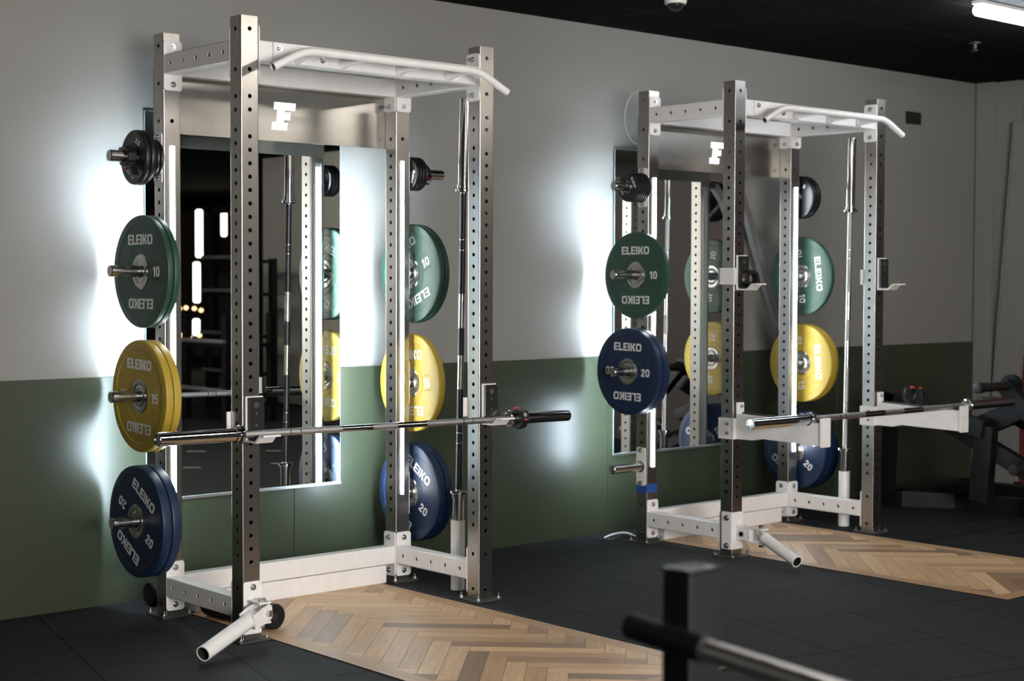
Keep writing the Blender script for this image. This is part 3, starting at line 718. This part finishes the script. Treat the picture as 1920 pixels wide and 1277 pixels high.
mb = MB(); mb.tube([(.008, -.052, .112), (.086, -.052, .112)], .008, 12); mb.tube([(.008, -.052, .112), (.020, -.052, .112)], .014, 6); link('cross_bolt', mb.mesh('cross_bolt', M['zinc']), r2)

# ================================================================== WEIGHT PLATES
PL = {}
def plate_proto(kind, R, t, m, num, big=True):
    """meshes of one plate, axis x, centred"""
    h = t / 2; d = .0022 if big else .0015
    ri, hr = (.186, .070) if big else (R * .84, R * .36)
    prof = [(-h + .0035, .0255), (-h + .0035, hr * 1.0), (-h + d, hr + .001), (-h + d, hr * 1.38), (-h + d + .0012, hr * 1.40), (-h + d + .0012, hr * 1.42), (-h + d, hr * 1.45), (-h + d, ri), (-h, ri + .003), (-h, R - .008), (-h + .003, R - .002), (-h + .008, R),
            (h - .008, R), (h - .003, R - .002), (h, R - .008), (h, ri + .003), (h - d, ri), (h - d, hr + .001), (h - .0035, hr), (h - .0035, .0255)]
    mb = MB(); mb.lathe(prof, 72, closed=True); body = mb.mesh('rubber_body', m, 28)
    hub = None
    if big:
        mb = MB(); k = 0.0001
        p = [(-h - k, .0258), (-h - k, .036), (-h + .001, .038), (-h + .0035, .045), (-h + .0015, .050), (-h, .0505), (-h, .066), (-h + .003, .0698),
             (h - .003, .0698), (h, .066), (h, .0505), (h - .0015, .050), (h - .0035, .045), (h - .001, .038), (h + k, .036), (h + k, .0258)]
        mb.lathe(p, 56, closed=True); hub = mb.mesh('steel_hub', M['hub'], 25)
        items = [('ELEIKO', .041, .128, 90, 0), ('ELEIKO', .041, .128, 270, 180), (num, .040, .130, 0, 0), (num, .040, .130, 180, 180)]
        tiny = None
    else:
        mb = MB(); mb.lathe([(-h, .0252), (-h, .030), (h, .030), (h, .0252)], 32, closed=True); hub = mb.mesh('steel_hub', M['hub'])
        s = R * .16
        items = [('ELEIKO', s, R * .62, 270, 180), (num, s * 1.15, R * .62, 90, 0)]
    la = [lettering('brand_lettering' if it[0] == 'ELEIKO' else 'weight_number', [it], -h + d - .0002, -1, M['print']) for it in items]
    PL[kind] = (body, hub, la, t)
plate_proto('green', .225, .0285, M['green'], '10'); plate_proto('yellow', .225, .035, M['yellow'], '15'); plate_proto('blue', .225, .0430, M['blue'], '20')
plate_proto('k5', .122, .034, M['black'], '5', False); plate_proto('k25', .109, .0235, M['black'], '2.5', False); plate_proto('k125', .0765, .0168, M['black'], '1.25', False)
tinyS = {k: (small_text('SPORT', .013, M[k]), small_text('TRAINING', .013, M[k])) for k in ('green', 'yellow', 'blue')}
protos = {}
def plate(kind, x, z, cw, label, group, y=None):
    """x: world x of the centre of the disc; cw: clockwise turn seen from -x"""
    a = radians(cw)    # rotation about +x: seen from -x a positive turn is clockwise
    y = Y0 + D + SX / 2 if y is None else y
    if kind not in protos:
        body, hub, la, t = PL[kind]
        r = thing('weight_plate', label, 'weight plate', (x, y, z), (a, 0, 0), group)
        link('rubber_body', body, r); link('steel_hub', hub, r); [link(me.name.split('.')[0], me, r) for me in la]
        if kind in tinyS:
            h = t / 2 - .0020
            for txt, dz in ((0, .033), (1, -.033)):
                # embossed small words beside the number, both faces
                link('embossed_word', tinyS[kind][txt], r, (-h, -.130, dz), (radians(90), 0, radians(-90)))
        protos[kind] = r; return r
    return copy_tree(protos[kind], (x, y, z), (a, 0, 0), label, group)
LG, RG, LG2, RG2 = X0, X0 + W + SX, X0 + DX, X0 + DX + W + SX
def stack(kind, base, sgn, z, n, first, th, turns, lab, group, names):
    """plates from the post outwards; first: distance of the inner face from the post"""
    for i in range(n):
        c = first + th * (i + .5); plate(kind, base + sgn * c, z - .0, turns[i], lab % names[i], group if n > 1 else None)
# dx: plates hang on the horn, their hole (r 25.5) rests on the horn (r 23.5)
dz = -.0018
stack('green', LG, -1, Z4[1] + dz, 2, .029, .029, [14, 0], 'green 10 bumper plate, %s of two on the nearer rack\'s left post', 'green plates on the nearer rack, left', ['inner', 'outer'])
stack('yellow', LG, -1, Z4[2] + dz, 2, .026, .0355, [40, 2], 'yellow 15 bumper plate, %s of two on the nearer rack\'s left post', 'yellow plates on the nearer rack, left', ['inner', 'outer'])
stack('blue', LG, -1, Z4[3] + dz, 2, .027, .0437, [0, 31], 'blue 20 bumper plate, %s of two on the nearer rack\'s left post', 'blue plates on the nearer rack, left', ['inner', 'outer'])
stack('green', RG, 1, Z4[1] + dz, 2, .029, .029, [-24, 10], 'green 10 bumper plate, %s of two on the nearer rack\'s right post', 'green plates on the nearer rack, right', ['inner', 'outer'])
stack('yellow', RG, 1, Z4[2] + dz, 1, .028, .035, [-2], 'yellow 15 bumper plate alone on the nearer rack\'s right post%s', None, [''])
stack('blue', RG, 1, Z4[3] + dz, 2, .024, .0437, [33, 0], 'blue 20 bumper plate, %s of two on the nearer rack\'s right post', 'blue plates on the nearer rack, right', ['inner', 'outer'])
stack('green', LG2, -1, Z4[1] + dz, 1, .027, .0285, [0], 'green 10 bumper plate alone on the farther rack\'s left post%s', None, [''])
stack('blue', LG2, -1, Z4[2] + dz, 2, .024, .0437, [0, 1], 'blue 20 bumper plate, %s of two on the farther rack\'s left post', 'blue plates on the farther rack, left', ['inner', 'outer'])
stack('green', RG2, 1, Z4[1] + dz, 1, .066, .030, [84], 'green 10 bumper plate alone on the farther rack\'s right post%s', None, [''])
stack('yellow', RG2, 1, Z4[2] + dz, 2, .071, .0355, [86, 20], 'yellow 15 bumper plate, %s of two on the farther rack\'s right post', 'yellow plates on the farther rack, right', ['inner', 'outer'])
stack('blue', RG2, 1, Z4[3] + dz, 3, .024, .0437, [38, 0, 70], 'blue 20 bumper plate, %s of three on the farther rack\'s right post', 'blue plates on the farther rack, right', ['innermost', 'middle', 'outermost'])
stack('k125', LG, -1, Z4[0] + dz, 3, .013, .0172, [10, 50, 200], 'small black 1.25 plate, %s of three behind the 2.5 plates, nearer rack', 'small plates on the nearer rack, left', ['innermost', 'middle', 'outermost'])
stack('k25', LG, -1, Z4[0] + dz, 2, .066, .0240, [-120, 32], 'black 2.5 plate, %s of two on the nearer rack\'s top left horn', 'black 2.5 plates on the nearer rack', ['inner', 'outer'])
stack('k125', RG, 1, Z4[0] + dz, 4, .013, .0172, [-70, 30, 0, 150], 'small black 1.25 plate, %s of four on the nearer rack\'s top right horn', 'small plates on the nearer rack, right', ['innermost', 'second', 'third', 'outermost'])
stack('k125', LG2, -1, Z4[0] + dz, 6, .013, .0172, [0, 90, 30, 200, 100, -118], 'small black 1.25 plate, %s of six on the farther rack\'s top left horn', 'small plates on the farther rack, left', ['innermost', 'second', 'third', 'fourth', 'fifth', 'outermost'])
stack('k5', RG2, 1, Z4[0] + dz, 2, .030, .0345, [40, 130], 'black 5 plate, %s of two on the farther rack\'s top right horn', 'black 5 plates on the farther rack', ['inner', 'outer'])

# ================================================================== COLLARS
mb = MB(); mb.lathe([(-.019, .0258), (-.019, .041), (-.015, .044), (.015, .044), (.019, .041), (.019, .0258)], 10, closed=True)
mb.box((-.018, -.050, -.024), (.018, -.030, .024), bev=.004); mb.box((-.014, .030, .010), (.014, .050, .040), bev=.004); ME_CB = mb.mesh('collar_body', M['plastic'])
mb = MB(); mb.box((-.006, -.010, .040), (.006, .014, .052), bev=.002); mb.box((-.015, -.0510, -.020), (.002, -.0495, -.014)); ME_CR = mb.mesh('red_lever', M['red'])
mb = MB(); mb.prism([(.030, .022), (.052, .040), (.090, .056), (.094, .046), (.062, .026), (.044, .008)], 'x', -.013, .013, bev=.002); ME_CL = mb.mesh('handle', M['plastic'])
mb = MB(); mb.lathe([(0, .0045), (.0008, .0045), (.0008, .0075), (0, .0075)], 20, closed=True, mtx=Matrix.Translation((-.005, -.0500, .004)) @ Matrix.Rotation(radians(-90), 4, 'Z')); ME_CD = mb.mesh('ring_mark', M['print'])
mb = MB(); mb.prism([(.030, .020), (.044, .034), (.050, .040), (.054, .034), (.050, .018), (.044, .002)], 'x', -.013, .013, bev=.002); ME_CL2 = mb.mesh('handle', M['plastic'])
cproto = None
def collar(loc, rot, label, group=None, shut=False):
    global cproto
    if cproto is None:
        cproto = thing('barbell_collar', label, 'barbell collar', loc, rot, group)
        link('collar_body', ME_CB, cproto); link('red_button', ME_CR, cproto); link('handle', ME_CL, cproto); link('ring_mark', ME_CD, cproto)
        return cproto
    r = copy_tree(cproto, loc, rot, label, group)
    if shut:
        for c in r.children:
            if c.name.startswith('handle'): c.data = ME_CL2
    return r
YH = Y0 + D + SX / 2
collar((X0 - .138, YH, Z4[0]), (radians(200), 0, 0), 'black clamp collar on the nearer rack\'s top left horn')
collar((RG + .105, YH, Z4[0]), (radians(140), 0, pi), 'black clamp collar with red button on the nearer rack\'s top right horn')

# ================================================================== BARBELLS
def barbell(name, label, loc, rot, sleeve, shaft=1.31, r=.0135, dark=False, kn=(.06, .21), fl=.036):
    t = thing('barbell', label, 'barbell', loc, rot)
    hs = shaft / 2; mk = M['blackbar'] if dark else M['knurl']; mc = M['blackbar'] if dark else M['chrome']
    mb = MB(); mb.tube([(-hs - .02, 0, 0), (hs + .02, 0, 0)], r, 24); link('shaft', mb.mesh('shaft', M['chrome']), t)
    for a, b in ((-kn[0], kn[0]), (kn[1], .400), (.404, .446), (.450, hs - .004), (-.400, -kn[1]), (-.446, -.404), (-hs + .004, -.450)):
        mb = MB(); mb.tube([(a, 0, 0), (b, 0, 0)], r + .0006, 24, cap=False); link('knurling', mb.mesh('knurling', mk), t)
    for s in (-1, 1):
        mt = Matrix.Rotation(0 if s > 0 else pi, 4, 'Z')
        mb = MB(); x = hs
        mb.lathe([(x, r), (x, .024), (x + .001, .0255), (x + .002, .034), (x + .004, fl), (x + .014, fl), (x + .017, fl - .002), (x + .018, .0290), (x + .032, .0290), (x + .034, .0250), (x + sleeve - .004, .0250), (x + sleeve - .001, .0235), (x + sleeve - .001, .019), (x + sleeve - .004, .0185), (x + sleeve - .004, 0)], 40, mtx=mt)
        link('sleeve', mb.mesh('sleeve', M['chrome'], 30), t)
    return t
tl = math.atan2(-.014, 1.31)
barbell('b1', 'steel barbell resting in the low hooks of the nearer rack', (X0 + .615, Y0 - .064, .7735), (0, -tl, 0), .350, r=.0128)
barbell('b2', 'steel barbell lying across the white safety arms of the farther rack', (X0 + DX + .695, Y0 - .45, .7035), (0, 0, 0), .445, r=.0142, kn=(.08, .245))
vt = Vector((.0236, 0, 1.31)); va = math.atan2(vt.x, vt.z)
barbell('b3', 'dark shafted barbell standing in the nearer rack\'s bar holder', (RG + .028 + .0168, Y0 + .268, 1.084), (0, -pi / 2 + va, 0), .415, dark=True, fl=.037)
barbell('b4', 'bright barbell standing in the farther rack\'s bar holder', (RG2 + .028 + .0168, Y0 + .268, 1.084), (0, -pi / 2 + va, 0), .415, fl=.040)
collar((X0 + .615 + .655 + .062, Y0 - .064, .763), (radians(-20), 0, 0), 'black clamp collar with red button on the nearer rack\'s barbell')

# ================================================================== J-HOOKS
def jhook(x, z, label, liner=0.0, left=False):
    """x: left edge of the post, z: shelf underside height"""
    t = thing('rack_hook', label, 'rack hook', (x, Y0, z))
    k = .0085; w0, w1 = .003, .079
    # steel L: back plate, shelf, raised lip (profile in y,z)
    P = [(-.004, .172), (-.012, .172), (-.012, .008), (-.072, .008), (-.104, .034), (-.135, .034), (-.135, .027), (-.106, .027), (-.076, 0), (-.004, 0)]
    mb = MB(); mb.prism(P, 'x', w0, w1, bev=.0012); link('steel_hook', mb.mesh('steel_hook', M['white']), t)
    mb = MB(); mb.box((w0 + .006, -.026, .012), (w1 - .002, -.0122, .168), bev=.002); mb.box((w0 + .006, -.074, .0082), (w1 - .002, -.0255, .0082 + .006 + liner), bev=.001); ln = link('liner', mb.mesh('liner', M['liner']), t)
    for zz, rr in ((.140, .0125), (.108, .006), (.064, .006)):
        mb = MB(); mb.tube([(.041, -.0262, zz), (.041, -.0275, zz)], rr, 20); link('screw', mb.mesh('screw', M['zinc']), ln)
    mb = MB()
    if left: mb.box((-.0185, -.004, .028), (-.0105, .090, .110), bev=.001); mb.box((-.0185, -.012, .028), (.006, -.0042, .110), bev=.001); mb.box((-.0185, .0805, .028), (.045, .088, .110), bev=.001)
    else: mb.box((SX + .0005, -.012, .028), (SX + .0065, .088, .110), bev=.001); mb.box((-.022, .0805, .028), (SX + .0065, .088, .110), bev=.001)
    link('side_bracket', mb.mesh('side_bracket', M['white']), t)
    return t
jhook(X0 + .006, .744, 'low bar hook on the nearer rack\'s left front post', .003)
jhook(X0 + W + .006, .744, 'low bar hook on the nearer rack\'s right front post', -.003)
jhook(X0 + DX + .006, 1.310, 'high bar hook holding a black collar, farther rack\'s left front post', left=True)
jhook(X0 + DX + W + .006, 1.310, 'empty high bar hook on the farther rack\'s right front post')
collar((X0 + DX + .046, Y0 - .068, 1.368), (radians(180), 0, radians(80)), 'black clamp collar lying in the farther rack\'s high left hook', shut=True)

# ================================================================== SAFETY ARMS
def arm(x, label):
    t = thing('safety_arm', label, 'safety arm', (x, Y0, 0))
    mb = MB()
    mb.box((-.012, -.0105, .576), (-.0045, .084, .680), bev=.002); mb.box((SX + .0045, -.0105, .576), (SX + .012, .084, .680), bev=.002); mb.box((-.012, -.012, .576), (SX + .012, -.0045, .680), bev=.002)
    mb.prism([(.018, .66), (.018, .757), (.072, .757), (.072, .66)], 'y', -.012, -.0045, bev=.002)
    link('clamp', mb.mesh('clamp', M['white']), t)
    bolts(t, [(-.012, .024, .652), (-.012, .024, .606)], (-1, 0, 0), ME_BOLT6); bolts(t, [(.048, -.012, .738)], (0, -1, 0), ME_BOLT6)
    mb = MB(); mb.prism([(-.0122, .578), (-.0122, .700), (-.03, .700), (-.525, .687), (-.525, .582), (-.16, .590), (-.12, .578)], 'x', .010, .068, bev=.003); link('arm_body', mb.mesh('arm_body', M['white']), t)
    mb = MB(); mb.prism([(-.016, .7012), (-.016, .708), (-.50, .6945), (-.50, .6888)], 'x', .052, .068, bev=.001); link('liner', mb.mesh('liner', M['liner']), t)
    mb = MB(); mb.prism(rrect(.003, .576, .075, .714, .008), 'y', -.536, -.5252, bev=.001); link('end_plate', mb.mesh('end_plate', M['white']), t)
arm(X0 + DX, 'white safety arm bolted to the farther rack\'s left front post')
arm(X0 + DX + W, 'white safety arm bolted to the farther rack\'s right front post')
collar((X0 + DX + W + .052, Y0 - .200, .7465), (radians(10), 0, radians(65)), 'black clamp collar with red button lying on the far safety arm', shut=True)
collar((X0 + DX + W + .044, Y0 - .262, .7445), (radians(10), 0, radians(110)), 'black clamp collar, nearer one of two on the far safety arm', shut=True)

# ================================================================== SMALL FLOOR AND WALL THINGS
def roller(a, b, label):
    a, b = Vector(a), Vector(b); L_ = (b - a).length; t = thing('foam_roller', label, 'foam roller', a, (0, 0, atan2((b - a).y, (b - a).x)))
    mb = MB(); mb.lathe([(.0, .018), (.0, .044), (.006, .050), (L_ - .006, .050), (L_, .044), (L_, .018)], 40, closed=True); link('foam', mb.mesh('foam', M['foam']), t)
    mb = MB(); mb.tube([(.002, 0, 0), (L_ - .002, 0, 0)], .0182, 20); link('core', mb.mesh('core', M['pad']), t)
roller((X0 + .205, Y0 + .088, .0425), (X0 + .150, Y0 + .50, .0425), 'black foam roller on the wood behind the nearer rack\'s front post')
roller((X0 + .060, Y0 + .835, .038), (X0 + .45, Y0 + .845, .038), 'black foam roller on the floor between the nearer rack and wall')

def cable(pts, r, m, name, label, cat='cable', top=True):
    mb = MB(); P = [Vector(p) for p in pts]; Q = []
    for i in range(len(P) - 1):
        p0, p1, p2, p3 = P[max(i - 1, 0)], P[i], P[i + 1], P[min(i + 2, len(P) - 1)]
        for k in range(8):
            t = k / 8; Q.append(.5 * ((2 * p1) + (p2 - p0) * t + (2 * p0 - 5 * p1 + 4 * p2 - p3) * t * t + (3 * p1 - p0 - 3 * p2 + p3) * t ** 3))
    Q.append(P[-1]); mb.tube(Q, r, 10); o = link(name, mb.mesh(name, m)); o['label'] = label; o['category'] = cat; return o
q = X0 + DX
cable([(q + .04, Y0 + D + .035, 2.340), (q + .035, Y0 + D + .08, 2.352), (q + .03, Y0 + D + .14, 2.34), (q + .02, Y0 + D + .185, 2.27), (q + .02, Y0 + D + .19, 2.17), (q + .03, Y0 + D + .15, 2.09), (q + .035, Y0 + D + .082, 2.06)], .003, M['cable'], 'power_cable', 'thin cream cable looping behind the top of the farther rack')
cable([(q + .05, Y0 + D + .09, -.006), (q + .02, Y0 + D + .16, .020), (q - .01, Y0 + D + .22, .012), (q - .06, Y0 + D + .25, -.007)], .0045, M['print'], 'power_cable', 'short white cable on the floor behind the farther rack\'s left post')
cable([(q - .14, Y0 + D + .24, -.007), (q - .06, Y0 + D + .17, -.007), (q + .02, Y0 + D + .20, .0), (q + .10, Y0 + D + .18, -.007), (q + .5, Y0 + D + .2, -.007)], .0045, M['plastic'], 'power_cable', 'black cable on the floor at the foot of the farther rack')

# curved grey bar leaning behind the farther rack
cb = [(q + .93, 5.86, 1.90), (q + 1.00, 5.86, 1.83), (q + 1.07, 5.87, 1.70), (q + 1.13, 5.87, 1.56), (q + 1.19, 5.87, 1.42), (q + 1.25, 5.87, 1.29), (q + 1.33, 5.87, 1.12), (q + 1.42, 5.88, .98), (q + 1.52, 5.89, .86), (q + 1.60, 5.90, .76)]
mb = MB(); P = [Vector((p[0] * 1.0137, p[1] * 1.0137, 1.348 + (p[2] - 1.348) * 1.0137)) for p in cb]
for i in range(len(P) - 1):
    d = (P[i + 1] - P[i]); n = Vector((-d.z, 0, d.x)).normalized() * .023
    a0, a1 = (P[i] + (n if i == 0 else N0), P[i] - (n if i == 0 else N0)); d2 = (P[min(i + 2, len(P) - 1)] - P[i]); N0 = Vector((-d2.z, 0, d2.x)).normalized() * .023
    b0, b1 = P[i + 1] + N0, P[i + 1] - N0
    for y0_, y1_ in ((-.004, .03),):
        V = lambda p, dy: (p.x, p.y + dy, p.z)
        mb.poly([V(a0, y0_), V(b0, y0_), V(b1, y0_), V(a1, y0_)]); mb.poly([V(a0, y1_), V(a1, y1_), V(b1, y1_), V(b0, y1_)])
        mb.poly([V(a0, y0_), V(a0, y1_), V(b0, y1_), V(b0, y0_)]); mb.poly([V(a1, y0_), V(b1, y0_), V(b1, y1_), V(a1, y1_)])
bmesh.ops.remove_doubles(mb.bm, verts=mb.bm.verts[:], dist=1e-4)
o = link('curved_rail', mb.mesh('curved_rail', M['galv'])); o['label'] = 'curved grey metal rail on the wall behind the farther rack'; o['category'] = 'rail'

# ================================================================== MACHINE AT THE RIGHT
def bar_yz(mb, a, b, w, x, t):
    a, b = Vector(a), Vector(b); d = (b - a).normalized(); n = Vector((-d.y, d.x)) * w / 2
    mb.prism([tuple(a + n), tuple(b + n), tuple(b - n), tuple(a - n)], 'x', x - t / 2, x + t / 2, bev=.006)
XM = 8.0
mc = thing('leg_press_machine', 'black plate-loaded machine with diagonal arms in the right corner', 'gym machine', (XM, 5.0, ZF))
def MP(b): return [(p[0] - 5.0, p[1]) for p in b]
def add_beam(name, a, b, w, x=0, t=.07, m='machine'):
    mb = MB(); bar_yz(mb, (a[0] - 5, a[1]), (b[0] - 5, b[1]), w, x, t); return link(name, mb.mesh(name, M[m]), mc)
mb = MB(); mb.prism([(.05 - .0, .60), (.26, .29), (.30, -.15), (.36, -.15), (.36, -.05), (.14, .66)], 'z', .0, .10, bev=.004); link('base_rail', mb.mesh('base_rail', M['machine']), mc)
add_beam('base_rail', (5.66, .05), (4.0, .05), .10, .85, .08)
mb = MB(); mb.box((.02, .56, .0), (.93, .66, .10), bev=.004); link('base_rail', mb.mesh('base_rail', M['machine']), mc)
mb = MB(); mb.box((.26, -.30, .0), (.93, -.20, .10), bev=.004); link('base_rail', mb.mesh('base_rail', M['machine']), mc)
add_beam('base_rail', (4.86, .05), (3.9, .05), .10, .30, .08)
add_beam('rear_post', (5.615, .10), (5.585, .70), .075)
add_beam('top_rail', (5.66, .66), (4.95, .52), .11)
add_beam('diagonal_arm', (5.40, .615), (4.55, .225), .10, .06)
add_beam('front_post', (4.985, .10), (4.955, .54), .12, .02)
add_beam('lever_arm', (5.10, .50), (4.60, .72), .12, .10)
add_beam('lever_arm', (4.80, .79), (4.45, .45), .09, -.05)
add_beam('lever_arm', (5.0, .62), (4.5, .42), .08, .25)
for a, nm in (((4.778, .772 - ZF), 'upper'), ((4.55, .338 - ZF), 'lower')):
    mb = MB(); y, z = a[0] - 5, a[1]
    mt = Matrix.Translation((-.02, y, z))
    mb.lathe([(0, 0), (0, .026), (-.30, .026), (-.30, .029), (-.345, .029), (-.345, 0)], 28, mtx=mt); hn = link('weight_horn', mb.mesh('weight_horn', M['horndark']), mc)
    mb = MB(); mb.lathe([(-.298, .0292), (-.346, .0292), (-.348, .022), (-.348, 0)], 28, mtx=mt); link('end_cap', mb.mesh('end_cap', M['plastic']), hn)
    mb = MB(); mb.lathe([(.02, 0), (.02, .062), (-.012, .062), (-.012, 0)], 32, mtx=mt); link('horn_disc', mb.mesh('horn_disc', M['machine']), mc)
mb = MB(); mb.box((-.02, -.11, .665), (.10, .0, .705), bev=.008); link('stop_block', mb.mesh('stop_block', M['plastic']), mc)

# ================================================================== FOREGROUND POST
fg = thing('weight_stand', 'blurred black square post with a steel side bar in the foreground', 'weight stand', (1.709, 1.54, 0))
mb = MB(); mb.box((0, 0, .008), (.071, .055, .918), bev=.003); link('post', mb.mesh('post', M['machine']), fg)
mb = MB(); mb.box((-.001, -.001, .9185), (.072, .056, .925), bev=.002); link('end_cap', mb.mesh('end_cap', M['glosscap']), fg)
mb = MB(); mb.box((-.18, -.30, ZF), (.25, .36, .008), bev=.002); link('base_plate', mb.mesh('base_plate', M['machine']), fg)
A = Vector((1.708 - 1.709, 1.655 - 1.54, .826)); B = Vector((1.607 - 1.709, 1.06 - 1.54, .823)); d = (B - A).normalized()
mb = MB(); mb.tube([A, A + d * .180], .020, 24); link('rubber_grip', mb.mesh('rubber_grip', M['foam']), fg)
mb = MB(); mb.tube([A + d * .1802, B - d * .01, B], [.0165, .0165, .014], 24); link('side_bar', mb.mesh('side_bar', M['satin']), fg)

# ================================================================== THINGS SEEN IN THE MIRRORS
# vertical light tubes in the room beyond
def vtube(x, y, z0, z1, label, r=.055, m='warm'):
    t = thing('tube_lamp', label, 'lamp', (x, y, z0), group='vertical light tubes seen in the mirror')
    mb = MB(); mb.tube([(0, 0, 0), (0, 0, .02), (0, 0, z1 - z0 - .02), (0, 0, z1 - z0)], [r * .6, r, r, r * .6], 16); link('glass_tube', mb.mesh('glass_tube', M[m]), t)
    mb = MB(); mb.box((r * .4, -.02, -.03), (r * .4 + .06, .02, z1 - z0 + .03)); link('backplate', mb.mesh('backplate', M['machine']), t)
M['warmwhite'] = emis('vertical_tube_glow', (1.0, .97, .85), 4)
vtube(12.5, -9.39, 1.71, 2.45, 'tall light tube in the mirror, topmost of the left column', m='warmwhite')
vtube(12.5, -9.47, 1.01, 1.64, 'light tube in the mirror, second of the left column', m='warmwhite')
vtube(12.5, -9.49, .50, .76, 'short light tube in the mirror, lowest of the left column', m='warmwhite')
vtube(12.5, -8.66, 2.02, 2.40, 'short warm tube in the mirror, right of the tall column', .045)
vtube(12.5, -9.0, .66, .80, 'small warm lamp low in the mirror', .04, 'globe')
for i, (dx, dz) in enumerate(((-.35, .46), (-.15, .48), (.1, .47), (.3, .44), (-.3, -.05), (-.05, -.08), (.25, -.04))):
    t = thing('globe_lamp', 'small amber globe lamp seen as a blur in the mirror', 'lamp', (12.3, -9.3 + dx, .05 + .5 + dz * .8), group='amber globe lamps in the mirror')
    mb = MB(); mb.lathe([(-.035, 0), (-.03, .018), (0, .035), (.03, .018), (.035, 0)], 12); link('globe', mb.mesh('globe', M['globe']), t)
    mb = MB(); mb.tube([(0, 0, .034), (0, 0, .06)], .01, 8); link('cap', mb.mesh('cap', M['machine']), t)

def gym_frame(x, y, label, shelves, wd, dp, ht, cat='shelf rack'):
    t = thing('equipment_rack', label, cat, (x, y, ZF))
    for a, b in ((0, 0), (dp, 0), (0, wd), (dp, wd)):
        mb = MB(); mb.box((a - .035, b - .035, 0), (a + .035, b + .035, ht), bev=.004); link('post', mb.mesh('post', M['machine']), t)
    for z in shelves:
        mb = MB(); mb.box((-.03, -.03, z), (dp + .03, wd + .03, z + .035), bev=.004); link('shelf', mb.mesh('shelf', M['machine']), t)
        mb = MB(); mb.tube([(-.05, -.05, z + .06), (-.05, wd + .05, z + .06)], .022, 12); link('rail', mb.mesh('rail', M['galv']), t)
    return t
gym_frame(8.75, -2.75, 'black shelf rack by the pale wall, seen in the mirror', (.35, .75, 1.2, 1.55), .55, .45, 1.6)
gym_frame(7.9, -1.75, 'low black rack on the open floor, seen in the mirror', (.25, .72), .75, .5, 1.05)
t = thing('cable_machine', 'dark cable machine in front of the opening, seen in the mirror', 'gym machine', (9.9, -4.6, ZF))
for b in (0, .9):
    mb = MB(); mb.box((-.05, b - .05, 0), (.05, b + .05, 2.25), bev=.006); link('post', mb.mesh('post', M['machine']), t)
mb = MB(); mb.box((-.05, -.15, 2.17), (.05, 1.05, 2.25), bev=.006); link('top_beam', mb.mesh('top_beam', M['machine']), t)
mb = MB(); mb.box((-.30, .05, .45), (.25, .60, .58), bev=.02); link('seat', mb.mesh('seat', M['pad']), t)
mb = MB(); mb.box((.0, .08, .62), (.14, .55, 1.45), bev=.03); link('backrest', mb.mesh('backrest', M['pad']), t)
mb = MB(); mb.box((-.4, -.1, 0), (.4, 1.0, .08), bev=.006); link('base', mb.mesh('base', M['machine']), t)
# short pale marks on the tiles
for i, (x, y, L_, g) in enumerate(((6.40, .83, .15, 0), (5.82, 1.77, .13, 0), (6.90, 1.18, .12, 0), (6.45, 1.95, .12, 0))):
    mb = MB(); mb.box((-L_ / 2, -.010, 0), (L_ / 2, .010, .0012)); o = link('floor_mark', mb.mesh('floor_mark', M['print']), None, (x, y + .186, ZF + .0002), (0, 0, radians(42)))
    o['label'] = 'short pale dash marked on the rubber floor, seen in the mirror'; o['category'] = 'floor mark'; o['group'] = 'dashes on the rubber floor'
